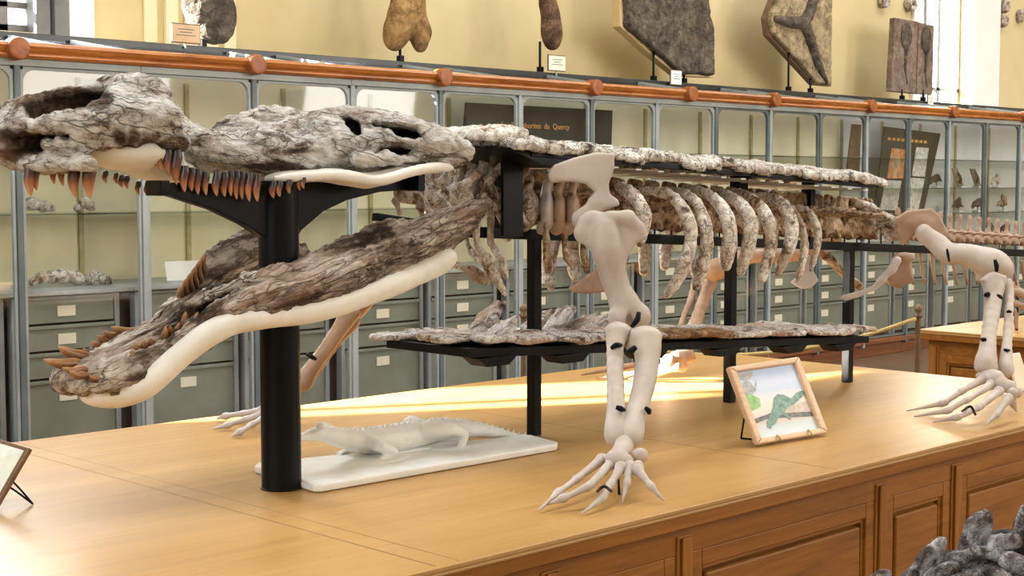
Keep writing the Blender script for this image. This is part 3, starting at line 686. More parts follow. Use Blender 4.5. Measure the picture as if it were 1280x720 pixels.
# ================================================================ MOUNT OF THE BODY
def railz(x): return 1.472-.0506*(x-3.728)
MT=empty('skeleton_mount',(4.7,3.69,.75)); tag(MT,'black iron frame of a long rail on square posts carrying the skeleton body','stand')
MB().beam((3.34,3.69,railz(3.34)),(8.75,3.69,railz(8.75)),.045,.038).build('long_rail',M['black'],MT,bevel=.003)
MB().beam((3.02,3.69,1.545),(3.36,3.69,1.50),.03,.026).build('neck_rail',M['black'],MT,bevel=.003)
for x in (3.75,4.90,5.78): MB().box((x-.019,3.671,.751),(x+.019,3.709,railz(x)-.005)).build('post',M['black'],MT,bevel=.002)
MB().box((8.58,3.671,.751),(8.62,3.709,railz(8.6)-.005)).build('post',M['black'],MT,bevel=.002)
def armz(x): return 1.775-.052*(x-3.5)
MB().box((3.495,3.585,railz(3.5)-.01),(3.59,3.60,armz(3.5)-.02)).build('upright_plate',M['black'],MT,bevel=.002)
for x,w in ((3.60,.05),(4.95,.06),(5.45,.035)):
    MB().box((x-w/2,3.665,railz(x)),(x+w/2,3.715,armz(x)-.015)).build('upright_plate',M['black'],MT,bevel=.002)
a,c=3.62,5.62
# vertebra pins
for i in range(26):
    x=3.70+i*.102; MB().lathe((x,3.69,railz(x)+.01),[(.004,0),(.004,.06)],6).build('pin',M['black'],MT)
# two longitudinal angle irons and cross bars under the back armour
for y in (3.47,3.93): MB().beam((3.50,y,armz(3.5)-.022),(5.66,y,armz(5.66)-.022),.03,.022).build('armour_bar',M['black'],MT,bevel=.002)
for i in range(17):
    x=3.56+i*.125; MB().beam((x,3.47,armz(x)-.044),(x+.02,3.93,armz(x)-.044),.03,.006).build('cross_bar',M['plaster'],MT)
MB().prism([(3.38,3.46,armz(3.4)-.01),(3.72,3.46,armz(3.7)-.01),(3.66,3.46,armz(3.7)-.06),(3.56,3.46,armz(3.6)-.06)],(0,.44,0)).build('front_wedge',M['black'],MT,bevel=.003)
# belly armour board
def belz(x): return 1.112-.055*(x-3.25)
MB().beam((3.24,3.69,belz(3.24)-.008),(5.62,3.69,belz(5.62)-.008),.42,.030).build('belly_board',M['black'],MT,bevel=.002)
for x in (3.36,3.72,4.15,4.6,5.05,5.42):
    z=belz(x)-.022; MB().prism([(x-.09,3.47,z),(x+.09,3.47,z),(x+.05,3.47,z-.03),(x-.05,3.47,z-.03)],(0,.08,0)).build('belly_cradle',M['black'],MT,bevel=.002)
# ================================================================ BACK ARMOUR
ARM=empty('back_armour',(4.5,3.7,1.7)); tag(ARM,'long double row of pitted pale bony plates roofing the skeleton back','fossil armour')
def scute(parent,cx,cy,cz,lx,ly,droop,side,m,th=.016,amp=.010,ang=0,tilt=0,h=.0062,name='scute'):
    f=Field((-lx,-ly,-.10),(lx,ly,.10),h); sd=side
    def g(P):
        x,y,z=P[...,0],P[...,1],P[...,2]
        w=fbm(P.reshape(-1,3)+cx*9+cy*5,9,2).reshape(x.shape)
        u=np.abs(x/(lx/2))**4+np.abs(y/(ly/2))**4
        zz=z+droop*np.clip(sd*y/(ly/2),0,1)**2.2-.008*np.cos(x/lx*3)+tilt*x
        e=(u**.25-1+w*.22)*min(lx,ly)*.5
        a=np.maximum(e+.008,0); b=np.maximum(np.abs(zz)-th+.008,0)
        return (np.sqrt(a*a+b*b)-.008)*.8
    f.fn((-lx,-ly,-.1),(lx,ly,.1),g,0)
    V,F=f.mesh(); 
    if len(V)==0: return None
    V=relax(V,F,1); N=vnormals(V,F); V=V+N*(amp*fbm(V+A3((cx,cy,cz)),22,4)+amp*.35*ridged(V+A3((cx,cy,cz)),45,2))[:,None]
    if ang: c_,s_=math.cos(ang),math.sin(ang); V=np.stack([V[:,0]*c_-V[:,1]*s_,V[:,0]*s_+V[:,1]*c_,V[:,2]],1)
    return me_obj(name,V+A3((cx,cy,cz)),F,m,parent,True)
n=21
for i in range(n):
    x=3.47+i*(5.64-3.47)/(n-1)
    scute(ARM,x,3.565,armz(x)+.012+.004*math.sin(i*2.1),.14,.27,.024+.008*math.sin(i*1.7),-1,M['armour'],.014,.011,0,.07)
    scute(ARM,x+.03,3.835,armz(x)+.014+.004*math.cos(i*2.3),.14,.27,.02,1,M['armour'],.013,.010,0,.07)
# raised leading pair
for y,dx in ((3.60,.0),(3.86,.03)): scute(ARM,3.44+dx,y,armz(3.4)+.040,.17,.24,.02,-1,M['rib'],.014,.012,.15,-.14)
# ================================================================ BELLY ARMOUR
BEL=empty('belly_armour',(4.4,3.7,belz(4.4))); tag(BEL,'low tray of flat overlapping lilac grey bony plates between the legs','fossil armour')
r_=random.Random(3)
def plate(parent,c,lx,ly,ang,tx,ty,th,m,seed):
    """a thin bony plate with an irregular worn outline"""
    rr=random.Random(seed); n=11; pts=[]
    for k in range(n):
        a=2*math.pi*k/n; q=rr.uniform(.78,1.08); x=math.copysign(abs(math.cos(a))**.7,math.cos(a))*lx/2*q; y=math.copysign(abs(math.sin(a))**.7,math.sin(a))*ly/2*q
        X=x*math.cos(ang)-y*math.sin(ang); Y=x*math.sin(ang)+y*math.cos(ang)
        pts.append(A3(c)+A3((X,Y,-X*tx-Y*ty)))
    pts=A3(pts); f=Field(pts.min(0)-.03,pts.max(0)+.03,.0065); f.poly(pts,th,.0,rnd=th*.8)
    return fobj('scute',f,m,parent,[('f',.012,16,3),('r',.002,40,2)],1)
for j,y in enumerate((3.89,3.76,3.63,3.50)):
    for i in range(17):
        x=3.30+i*.145+(.07 if j%2 else 0)+r_.uniform(-.015,.015)
        if x>5.64: continue
        brown=(4.20<x<4.52 and j>1)
        plate(BEL,(x,y+r_.uniform(-.02,.02),belz(x)+.016+.006*j+.006*r_.random()),.20+.05*r_.random(),.15+.03*r_.random(),r_.uniform(-.35,.35),r_.uniform(-.02,.10),r_.uniform(-.12,.05),.0095,M['bellybrown'] if brown else M['belly'],i*7+j)
for px,py,y,lx,ly,t in [(606,402,3.72,.20,.13,-.7),(622,415,3.6,.2,.14,-.5),(672,400,3.80,.17,.12,-.55),(700,398,3.82,.17,.14,-.6),(725,405,3.75,.2,.12,-.4),(752,402,3.85,.16,.12,-.35)]:
    p=W(px,py,y=y); plate(BEL,p,lx*.8,ly,.2,t*1.2,.15,.009,M['belly'],int(px))
# ================================================================ SKELETON
SKL=empty('crocodile_skeleton',(4.8,3.7,.75)); tag(SKL,'giant mounted crocodilian skeleton body with ribs and beige cast limbs','skeleton')
CAMR=np.stack([RT,FW,UPV],1)
def D(px,py,Z): return EYE+Z*(FW+RT*(px-640)/FP+UPV*(360-py)/FP)
def bone(name,m,Z,items,parent=None,h=None,rough=(('f',.004,14,3),),k=.012,sm=1):
    pts=[]
    def G(px,py,dz=0): return D(px,py,Z+dz)
    s=Z/FP
    for it in items:
        if it[0]=='c': pts+=[(G(*q[:3]),q[3]*s) for q in it[1]]
        elif it[0]=='e': pts.append((G(*it[1][:3]),max(it[2])*s))
        elif it[0]=='p': pts+=[(G(*q,it[2]) if len(q)==2 else G(*q),it[3]*s) for q in it[1]]
    lo=np.min([p-r for p,r in pts],0)-.015; hi=np.max([p+r for p,r in pts],0)+.015
    f=Field(lo,hi,h or .0055)
    for it in items:
        if it[0]=='c': f.chain([G(*q[:3]) for q in it[1]],[q[3]*s for q in it[1]],k)
        elif it[0]=='e': f.ell(G(*it[1][:3]),A3(it[2])*s,k,rot=CAMR)
        elif it[0]=='p': f.poly([G(*q,it[2]) if len(q)==2 else G(*q) for q in it[1]],it[3]*s,k*1.5,rnd=min(.012,it[3]*s*.9))
        elif it[0]=='x': f.ell(G(*it[1][:3]),A3(it[2])*s,k,True,rot=CAMR)
    return fobj(name,f,m,parent if parent is not None else SKL,rough,sm)
def strap(pts,Z,r,parent):
    s=Z/FP; Q=A3([D(a,b_,Z+(c_[0] if c_ else 0)) for a,b_,*c_ in pts]); Q=Q.mean(0)+(Q-Q.mean(0))*.72; return MB().tube(list(Q),[r*s*(.75 if k in (0,len(pts)-1) else 1.05) for k in range(len(pts))],8,3,up=(0,1,0)).build('strap',M['black'],parent,smooth=True)
# --- vertebrae: one trunk and one tail pattern, then copies
def vertebra(x,z,sc,m,spine=.085,kind='vertebra',wing=.13):
    f=Field((x-.09,AX-.2,z-.12),(x+.09,AX+.2,z+.24),.006); s=sc
    f.cap((x-.022*s,AX,z),(x+.022*s,AX,z),.046*s,.046*s,.01); 
    f.ell((x,AX-.062*s,z-.01),(.03*s,.025*s,.035*s),.01,True); f.ell((x,AX+.062*s,z-.01),(.03*s,.025*s,.035*s),.01,True); f.ell((x,AX,z-.062*s),(.028*s,.05*s,.025*s),.01,True)
    f.cap((x,AX,z+.05*s),(x,AX,z+.07*s),.03*s,.02*s,.015)
    f.poly([(x-.032*s,AX,z+.05*s),(x+.036*s,AX,z+.05*s),(x+.045*s,AX,z+.05*s+spine),(x-.015*s,AX,z+.058*s+spine)],.010*s,.012)
    for sd in (-1,1):
        f.cap((x,AX+sd*.02,z+.045*s),(x+.012,AX+sd*wing*s,z+.055*s),.020*s,.012*s,.012,flat=((0,0,1),.6))
        f.cap((x,AX+sd*.03*s,z-.01*s),(x-.005,AX+sd*.055*s,z-.035*s),.014*s,.010*s,.01)
        f.cap((x-.030*s,AX+sd*.03*s,z+.055*s),(x+.04*s,AX+sd*.032*s,z+.068*s),.011*s,.011*s,.008)
    return fobj(kind,f,m,SKL,[('f',.006,24,3),('r',.002,50,2)],1)
def vz(x): return railz(x)+.085
v1=vertebra(3.78,vz(3.78),1.12,M['vert'],.075)
vs=[3.885+.102*i for i in range(21)]
for x in vs:
    c_=v1.copy(); COL.objects.link(c_); c_.location.x+=x-3.78; c_.location.z+=vz(x)-vz(3.78)
def neck(x,z):
    f=Field((x-.10,AX-.16,z-.13),(x+.10,AX+.16,z+.17),.005)
    f.cap((x-.016,AX,z),(x+.016,AX,z),.044,.047,.008); f.ell((x,AX-.05,z),(.014,.02,.03),.008,True)
    f.poly([(x-.02,AX,z+.04),(x+.02,AX,z+.04),(x+.045,AX,z+.125),(x+.005,AX,z+.13)],.010,.012)
    for sd in (-1,1):
        f.chain([(x-.01,AX+sd*.028,z+.035),(x+.005,AX+sd*.05,z+.06),(x+.035,AX+sd*.062,z+.085)],[.016,.013,.016],.01)
        f.chain([(x,AX+sd*.035,z-.01),(x-.005,AX+sd*.068,z-.035),(x+.02,AX+sd*.078,z-.075)],[.014,.012,.009],.01)
        f.cap((x-.03,AX+sd*.045,z+.045),(x-.005,AX+sd*.05,z+.055),.012,.010,.01)
    return fobj('neck_vertebra',f,M['vertpale'],SKL,[('f',.006,26,3)],1)
v2=neck(3.18,1.628)
for i,(x,z) in enumerate(((3.285,1.61),(3.39,1.60),(3.50,1.59),(3.61,1.58))):
    c_=v2.copy(); COL.objects.link(c_); c_.location.x+=x-3.18; c_.location.z+=z-1.628
    if i>1: c_.scale=(1.0,1.12,1.2)
v3=vertebra(6.20,vz(6.2)-.02,.58,M['castbrown'],.095,'tail_vertebra',.11)
tv=[6.30+.098*i for i in range(24)]
for i,x in enumerate(tv):
    c_=v3.copy(); COL.objects.link(c_); c_.location.x+=x-6.2; c_.location.z+=vz(x)-vz(6.2)-.0*i; q=1-.014*i; c_.scale=(1,q,q)
ch=MB().tube([(6.30,3.7,vz(6.3)-.06),(6.32,3.7,vz(6.3)-.15),(6.36,3.7,vz(6.3)-.26)],[.012,.009,.006],8,3).build('chevron',M['castbrown'],SKL,smooth=True)
for i in range(1,12):
    c_=ch.copy(); COL.objects.link(c_); c_.location.x+=.105*i; c_.location.z+=-.005*i; c_.scale=(1,1,1-.03*i)
# --- ribs, traced on the near flank and mirrored across the spine
ribs=[([(772,232,3.56),(792,245,3.42),(806,270,3.36),(802,292,3.36),(800,303,3.37)],[6,8,9,7,5]),
 ([(798,238,3.58),(835,243,3.46),(856,266,3.38),(864,295,3.36),(856,330,3.36),(845,352,3.38),(833,368,3.41)],[4,6,8,9,9,7,5]),
 ([(842,238,3.58),(866,248,3.44),(880,275,3.37),(884,305,3.36),(876,340,3.38),(870,358,3.4)],[4,6,8,9,8,6]),
 ([(866,236,3.58),(893,249,3.44),(910,275,3.38),(912,305,3.37),(908,330,3.38)],[4,7,10,11,8]),
 ([(902,242,3.56),(924,254,3.44),(938,275,3.38),(936,305,3.38),(926,338,3.40)],[5,8,10,10,7]),
 ([(925,241,3.56),(948,256,3.44),(962,280,3.38),(964,305,3.38),(953,346,3.40)],[5,8,10,9,7]),
 ([(958,246,3.56),(980,258,3.45),(990,282,3.40),(986,310,3.39),(973,340,3.41)],[5,8,10,9,6]),
 ([(984,254,3.55),(1000,278,3.46),(1006,305,3.42),(1001,335,3.42),(996,352,3.44)],[3,5,6,5,3]),
 ([(1008,262,3.54),(1020,282,3.48),(1022,305,3.46),(1014,336,3.47)],[4,6,6,4])]
for ri,(pt,rd) in enumerate(ribs):
    P3=[W(a,b_,y=y) for a,b_,y in pt]; rr=[r*5.6/FP*1.08 for r in rd]
    for sd in (0,1):
        Q=[A3((p[0],p[1] if not sd else 7.4-p[1],p[2])) for p in P3]
        f=Field(np.min(Q,0)-.035,np.max(Q,0)+.035,.006)
        Q=[Q[0]+A3((0,(.09 if not sd else -.09),.0))]+Q if ri else Q; rr2=([rr[0]*.8]+rr) if ri else rr
        f.chain(Q,rr2,.01,flat=((.3,1 if sd else -1,0),.7)); fobj('rib',f,M['rib'],SKL,[('f',.004,20,4),('r',.0012,60,2)],1)
# neck and front ribs hanging below the rail
for pt,rd,m in [([(596,304,3.6),(607,325,3.55),(620,348,3.53),(632,368,3.53)],[5,9,8,3],'rib'),([(614,303,3.66),(628,325,3.6),(632,345,3.6)],[5,6,5],'rib'),([(584,302,3.75),(592,318,3.75),(599,328,3.75)],[4,4,3],'rib'),
   ([(683,304,3.6),(684,320,3.58),(686,338,3.58)],[5,6,5],'vert'),([(706,304,3.62),(708,320,3.6),(716,333,3.6)],[5,7,4],'vert'),([(728,304,3.66),(730,320,3.62),(734,338,3.62)],[4,6,5],'vert'),([(782,304,3.7),(781,314,3.7),(784,324,3.7)],[4,5,3],'vert')]:
    Q=[W(a,b_,y=y) for a,b_,y in pt]; rr=[r*5.1/FP for r in rd]
    Q=[Q[0]+A3((0,.0,.10))]+Q
    f=Field(np.min(Q,0)-.04,np.max(Q,0)+.04,.005); f.chain(Q,[rr[0]]+rr,.01,flat=((.5,-1,0),.65)); fobj('front_rib',f,M[m],SKL,[('f',.008,22,3)],1)
bone('sternal_bone',M['rib'],4.95,[('p',[(574,334),(590,331),(608,340),(615,345),(612,356),(600,357),(585,347)],0,5),('c',[(574,333,0,5),(565,328,0,4)])])
# big front vertebrae blocks, paler and taller, right behind the neck plate
for px,py,w,h_,m in [(660,258,14,24,'vertpale'),(684,262,9,22,'castlilac'),(700,262,8,20,'cast'),(716,262,9,21,'cast')]:
    bone('shoulder_vertebra',M[m] if m!='cast' else M['castbrown'],5.2,[('e',(px,py,0),(w,20,h_)),('c',[(px-2,py-20,0,7),(px+2,py-34,.0,6)]),('c',[(px,py+18,0,9),(px-6,py+24,0,8)])],rough=(('f',.010,16,3),))
# --- shoulder blade, forelimb (near)
Zs=4.93
sc_pts=[(768,191),(745,190),(716,197),(692,206),(684,218),(688,229),(712,227),(732,230),(743,240),(741,250),(728,258),(717,268),(716,280),(722,284),(740,274),(756,262),(775,257),(773,250),(762,242),(761,230),(768,212)]
def shoulder(name_parent,mir=False): pass
bone('scapula',M['cast'],Zs,[('p',sc_pts,0,5),('e',(728,274,0),(13,9,12)),('e',(748,252,.0),(14,7,9))],rough=(('f',.003,9,2),),sm=3)
bone('coracoid',M['castbrown'],5.02,[('p',[(709,360),(722,352),(738,340),(748,330),(757,330),(762,352),(757,365),(735,368),(714,366)],0,4)],rough=(('f',.003,9,2),),sm=2)
hum=bone('humerus',M['cast'],4.86,[('p',[(724,272),(738,264),(765,266),(790,270),(804,280),(809,298),(796,304),(786,318),(779,342),(754,338),(742,318),(728,304),(719,290)],0,9),('e',(740,276,0),(16,12,12)),('e',(727,292,0),(10,9,12)),('c',[(756,285,-.02,16),(758,310,-.02,18),(765,340,0,16),(774,366,0,15),(783,385,0,19)]),('c',[(762,270,-.03,7),(785,272,-.02,9),(800,288,-.01,7)]),('e',(776,397,-.02),(17,16,15)),('e',(799,396,0),(15,16,17)),('x',(787,402,-.05),(5,14,10))],rough=(('f',.003,10,3),),sm=3)
rad=bone('radius',M['cast'],4.74,[('e',(772,412,0),(17,14,9)),('c',[(772,416,0,13),(769,432,-.03,10),(769,470,-.11,9.7),(770,505,-.19,10.3),(770,535,-.25,12.5),(770,547,-.27,12.5)])],rough=(('f',.002,14,3),),sm=3)
uln=bone('ulna',M['cast'],4.74,[('e',(806,420,.0),(21,16,13)),('c',[(808,428,0,18),(809,447,-.04,14),(806,475,-.10,13.2),(799,503,-.16,12),(792,525,-.22,12.5),(789,546,-.27,14.5)]),('c',[(788,432,0,7),(795,421,0,7)])],rough=(('f',.002,14,3),),sm=3)
strap([(762,436,-.07),(770,431,-.08),(779,431,-.06)],4.74,3.5,rad); strap([(768,508,-.26),(776,511,-.26),(782,513,-.24)],4.74,3.5,rad)
strap([(818,442,-.05),(822,450,-.05),(823,457,-.04)],4.74,3.5,uln); strap([(806,509,-.24),(811,513,-.23),(812,518,-.22)],4.74,3.5,uln)
strap([(800,387,-.10),(797,400,-.11),(788,411,-.09)],4.86,3.8,hum); strap([(782,442,-.08),(790,438,-.10),(797,432,-.10)],4.74,4,uln)
def foot(name,m,toes,carp,r0,straps=()):
    """toes: pixel paths with heights; carp: ankle lumps (px,py,z,r)"""
    fl=[]; P=[W(a,b_,z=z) for a,b_,z,r in carp]; s=np.linalg.norm(P[0]-EYE)/FP
    f=Field(np.min(P,0)-.07,np.max(P,0)+.07,.005)
    for (a,b_,z,r),p in zip(carp,P): f.ell(p,(r*s*1.1,r*s*.9,r*s),.012)
    f.chain(P[:2],[carp[0][3]*s,carp[1][3]*s],.01)
    w=fobj(name,f,m,SKL,(('f',.004,16,3),),2)
    for t in toes:
        Q=[W(a,b_,z=z) for a,b_,z in t]; n_=len(Q); s=np.linalg.norm(Q[0]-EYE)/FP; RR=[r0*s,r0*.72*s,r0*.80*s,r0*.55*s,r0*.22*s][:n_] if n_==5 else [r0*.95*s,r0*.62*s,r0*.62*s,r0*.2*s][:n_]; RR[-1]=r0*.22*s
        f=Field(np.min(Q,0)-.04,np.max(Q,0)+.04,.0045)
        for i in range(n_-1):
            d=Q[i+1]-Q[i]; a=Q[i]+d*.06; b_=Q[i+1]-d*.06
            f.cap(a,b_,RR[i]*.85,RR[i+1]*.8,.004); f.ell(a,(RR[i],)*3,.008); 
            if i<n_-2: f.ell(b_,(RR[i+1]*1.05,)*3,.006)
        V_=fobj('toe',f,m,w,(('f',.002,22,2),),1)
    return w
nf=foot('forefoot',M['cast'],[
 [(754,573,.842),(722,598,.815),(698,616,.792),(671,640,.757)],
 [(766,577,.842),(736,608,.81),(704,623,.786),(678,633,.762)],
 [(777,583,.838),(763,606,.805),(754,622,.782),(726,643,.758)],
 [(787,582,.838),(784,604,.805),(777,630,.758)],
 [(796,586,.835),(813,607,.80),(832,628,.757)]],
 [(781,556,.868,12),(770,575,.848,12),(757,574,.842,7),(784,577,.842,8),(800,570,.85,10),(797,583,.84,8)],8.2)
MB().tube([W(747,614,z=.80),W(755,608,z=.828),W(764,614,z=.80)],[.0045]*3,8,4).build('strap',M['black'],nf,smooth=True)
MB().tube([W(774,618,z=.752),W(773,598,z=.79)],[.004]*2,8,2).build('prop',M['black'],nf,smooth=True)
# --- forelimb (far)
bone('humerus',M['castbrown'],5.55,[('c',[(540,275,0,14),(510,310,0,12),(470,355,0,13),(444,384,0,15)])],sm=2)
fr=bone('radius',M['castbrown'],5.5,[('e',(437,392,0),(14,12,9)),('c',[(436,394,0,11),(424,412,0,9),(405,440,0,8.5),(388,463,0,9),(379,478,-.0,12)])],rough=(('f',.003,14,3),),sm=2)
bone('ulna',M['castbrown'],5.56,[('c',[(441,402,0,9),(428,420,0,5),(408,446,0,5),(392,468,0,6)])],sm=2)
strap([(381,441,-.06),(389,446,-.07),(397,450,-.05)],5.5,3,fr)
foot('forefoot',M['castlilac'],[[(330,512,.82),(305,517,.79),(282,520,.775),(268,524,.757)],[(332,516,.815),(308,524,.79),(285,531,.77),(264,537,.757)],[(335,520,.81),(315,531,.785),(300,540,.77),(288,546,.757)],[(342,522,.81),(340,532,.78),(338,540,.757)]],
 [(362,497,.86,11),(345,507,.83,9),(338,514,.815,8)],6.5)
# --- pelvis and hind limb (near)
bone('ilium',M['castbrown'],6.62,[('p',[(1120,272),(1134,263),(1164,260),(1175,270),(1186,293),(1176,298),(1150,286),(1138,299),(1128,308),(1122,297)],0,5),('e',(1150,280,0),(22,10,14))],rough=(('f',.004,10,3),),sm=3)
bone('pubis',M['castlilac'],6.45,[('c',[(1121,326,0,6),(1115,337,0,5),(1100,350,0,4)]),('p',[(1103,346),(1108,352),(1094,363),(1075,371),(1056,376),(1049,373),(1052,369),(1072,364),(1090,357)],0,2.5)],sm=2)
bone('ischium',M['castbrown'],6.8,[('p',[(1106,348),(1118,334),(1128,328),(1138,326),(1142,350),(1126,361),(1112,357)],0,4),('e',(1130,322,0),(14,8,7))],sm=2)
bone('sacral_bone',M['vertpale'],6.7,[('p',[(1078,258),(1100,262),(1120,272),(1124,300),(1108,304),(1098,285),(1082,275)],0,6),('c',[(1060,250,0,5),(1090,262,0,6),(1115,280,0,10)])],rough=(('f',.012,14,4),))
fem=bone('femur',M['cast'],6.5,[('e',(1154,291,.10),(11,12,12)),('c',[(1156,293,.10,10),(1172,305,.08,12),(1185,317,.04,12.5),(1205,317,0,11),(1222,323,0,15),(1242,330,-.03,18),(1252,336,-.03,14)]),('p',[(1220,330),(1235,340),(1228,352),(1219,352)],0,4),('e',(1258,338,0),(9,10,14))],rough=(('f',.003,10,3),),sm=3)
strap([(1183,308,-.10),(1185,318,-.10),(1187,330,-.06)],6.5,1.8,fem); strap([(1243,322,-.12),(1246,332,-.13),(1246,342,-.12)],6.4,3,fem)
tib=bone('tibia',M['cast'],6.32,[('p',[(1225,350),(1240,340),(1257,345),(1257,352),(1250,368),(1234,366)],0,9),('c',[(1242,355,0,13),(1242,370,-.03,10),(1240,390,-.09,9),(1236,420,-.18,8.7),(1234,442,-.25,10.3),(1232,455,-.29,13.3)]),('e',(1233,460,-.30),(14,10,6))],rough=(('f',.003,10,3),),sm=3)
strap([(1230,370,-.06),(1234,368,-.07),(1238,367,-.07)],6.32,3.2,tib); strap([(1244,369,-.07),(1249,371,-.07),(1253,374,-.05)],6.32,3.2,tib); strap([(1226,424,-.21),(1230,425,-.24),(1233,424,-.24)],6.32,2.8,tib)
fib=bone('fibula',M['cast'],6.36,[('c',[(1261,352,0,5),(1262,375,-.05,5),(1260,410,-.15,5),(1258,440,-.24,6.2),(1257,458,-.29,8.3),(1258,464,-.30,8.3)])],rough=(('f',.002,12,3),),sm=3)
strap([(1258,390,-.12),(1261,389,-.14),(1265,390,-.12)],6.36,2,fib); strap([(1254,437,-.25),(1258,438,-.28),(1263,438,-.26)],6.36,2,fib)
hf=foot('hindfoot',M['cast'],[
 [(1230,473,.865),(1202,489,.83),(1180,504,.79),(1130,514,.758)],
 [(1240,480,.858),(1210,499,.825),(1185,513,.785),(1140,521,.758)],
 [(1250,488,.850),(1224,509,.815),(1196,522,.785),(1164,528,.758)],
 [(1261,497,.84),(1246,517,.80),(1229,534,.757)],
 [(1266,490,.84),(1266,505,.79),(1271,515,.758)]],
 [(1234,469,.875,9),(1245,474,.865,10),(1252,480,.86,9),(1262,484,.85,8),(1271,490,.82,7),(1224,470,.87,5)],6.6)
MB().tube([W(1203,514,z=.80),W(1213,508,z=.838),W(1219,518,z=.80)],[.005]*3,8,4).build('strap',M['black'],hf,smooth=True)
# --- pelvis and hind limb (far)
bone('ilium',M['castbrown'],7.1,[('p',[(1010,262),(1040,255),(1060,262),(1062,292),(1040,300),(1015,290)],0,5)],sm=2)
bone('pubis',M['castlilac'],6.9,[('p',[(1006,318),(1012,318),(1015,334),(1024,351),(1014,360),(1000,361),(987,353),(999,343),(1003,332)],0,3)],sm=2)
bone('ischium',M['vert'],6.95,[('c',[(1026,314,0,6),(1040,326,0,5),(1052,340,0,4),(1072,356,0,5),(1074,358,0,3)])],sm=1)
bone('femur',M['castbrown'],7.1,[('c',[(1040,296,0,12),(1010,314,0,9),(975,320,0,8.5),(940,320,0,9),(915,328,0,11),(893,338,0,14)])],sm=2)
bone('tibia',M['castbrown'],7.2,[('e',(890,344,0),(13,10,6)),('c',[(889,348,0,9),(882,368,-.07,7),(872,395,-.17,7),(862,425,-.30,7.7),(855,440,-.35,9.3)])],sm=2)
bone('fibula',M['castbrown'],7.2,[('c',[(870,350,0,5),(863,375,-.10,3.5),(853,400,-.19,3.6),(846,430,-.31,5.2)])],sm=2)
foot('hindfoot',M['castbrown'],[[(838,448,.85),(805,454,.82),(775,460,.79),(724,469,.758)],[(842,454,.84),(810,463,.80),(780,469,.775),(742,473,.758)],[(848,458,.83),(820,468,.79),(800,472,.77),(785,474,.758)]],
 [(858,444,.86,9),(845,450,.85,10),(838,452,.85,9),(864,447,.85,6),(852,458,.82,8)],6.5)
# ================================================================ THINGS ON THE TABLE
# plaster crocodile model on its slab
CR=empty('crocodile_model',(3.15,3.65,.75)); tag(CR,'white plaster model of a living crocodile walking on a white slab','model')
zs=.772
C_=[W(a,b_,z=zs) for a,b_ in ((318,583),(322,579),(655,544),(664,544),(697,553),(696,556),(402,607),(392,607))]
C_=[A3((p[0],p[1],.752)) for p in C_]
MB().prism(C_[::-1],(0,0,.022)).build('slab',M['whiteplaster'],CR,bevel=.005)
f=Field((2.70,3.40,.765),(3.85,3.95,1.0),.0045); yb=3.69
g=lambda px,py,y=yb: W(px,py,y=y)
u_=4.9/FP
f.chain([g(368,548),(g(384,545)),g(396,542),g(410,543),g(425,547),g(448,551),g(476,550),g(506,545),g(532,540),g(556,536),g(585,536),g(615,540),g(640,545),g(662,547)],[v*u_ for v in (4,5,8,10,12,16,19,19,17,15,12,8.5,5,2.5)],.01,flat=((0,0,1),.85))
f.ell(g(402,532,3.66),(.020,.014,.012),.008); f.ell(g(407,533,3.73),(.020,.014,.012),.008)
for sd in (-1,1):
    y0=yb+sd*.045; y1=yb+sd*.095
    f.chain([A3((g(453,551)[0],y0,.83)),A3((g(456,560)[0],y1,.815)),A3((g(466,572)[0]+.01,y1,.797)),A3((g(455,576)[0],y1,.782))],[.021,.015,.012,.010],.01)
    f.chain([A3((g(525,545)[0],y0,.84)),A3((g(540,548)[0],y1,.842)),A3((g(556,556)[0],y1,.815)),A3((g(552,566)[0],y1,.782))],[.032,.020,.013,.010],.01)
    for q in (455,556):
        X_=g(q,574)[0]
        for k in (-1,0,1): f.cap((X_,y1,.780),(X_-.03,y1+k*.014,.776),.006,.004,.006)
for i in range(34):
    t=i/33; a=430+t*225; pz=g(a,0)[0]; top=np.interp(a,[430,476,506,532,556,585,615,640,660],[535,531,526,523,521,524,531,538,543])
    for sd in (-1,1): f.cap(g(a,top+2,yb+sd*.012),g(a+2,top-1,yb+sd*.012),.0045,.002,.004)
fobj('crocodile',f,M['whiteplaster'],CR,[('f',.003,40,3)],1)
f=Field((2.7,3.45,.765),(3.8,3.95,.82),.006)
f.ell((2.95,3.62,.772),(.16,.07,.010),.01); f.ell((3.2,3.72,.772),(.25,.07,.014),.01); f.ell((3.35,3.62,.772),(.15,.06,.008),.01)
fobj('sculpted_ground',f,M['whiteplaster'],CR,[('f',.003,20,3)],2)
# framed watercolour leaning on its stand
BL=W(944,557,z=.757); BR=W(1033,542,z=.757); TL=W(908,460,x=BL[0]-.002); TR=W(996,447,x=BR[0]-.004)
FR=empty('framed_picture',tuple((BL+BR)/2)); tag(FR,'light wooden picture frame with a watercolour of a green crocodile, leaning on the table','picture frame')
nrm=np.cross(BR-BL,TL-BL); nrm/=np.linalg.norm(nrm); nrm=nrm if nrm[1]<0 else -nrm
def bil(u,v,d=0): return (BL*(1-u)+BR*u)*(1-v)+(TL*(1-u)+TR*u)*v+nrm*d
def framebar(q0,q1,q2,q3):
    MB().prism([bil(*q,-.008) for q in (q0,q1,q2,q3)],nrm*.022).build('frame_bar',M['pine'],FR,bevel=.006)
def barfr(b_): return 
M['pine']=wood('pale_frame_wood',(.60,.38,.22),(.72,.50,.32),(.80,.60,.42),.4,'X',3)
e=.085; e2=.075
framebar((0,0),(1,0),(1-e,e2),(e,e2)); framebar((1,0),(1,1),(1-e,1-e2),(1-e,e2)); framebar((1,1),(0,1),(e,1-e2),(1-e,1-e2)); framebar((0,1),(0,0),(e,e2),(e,1-e2))
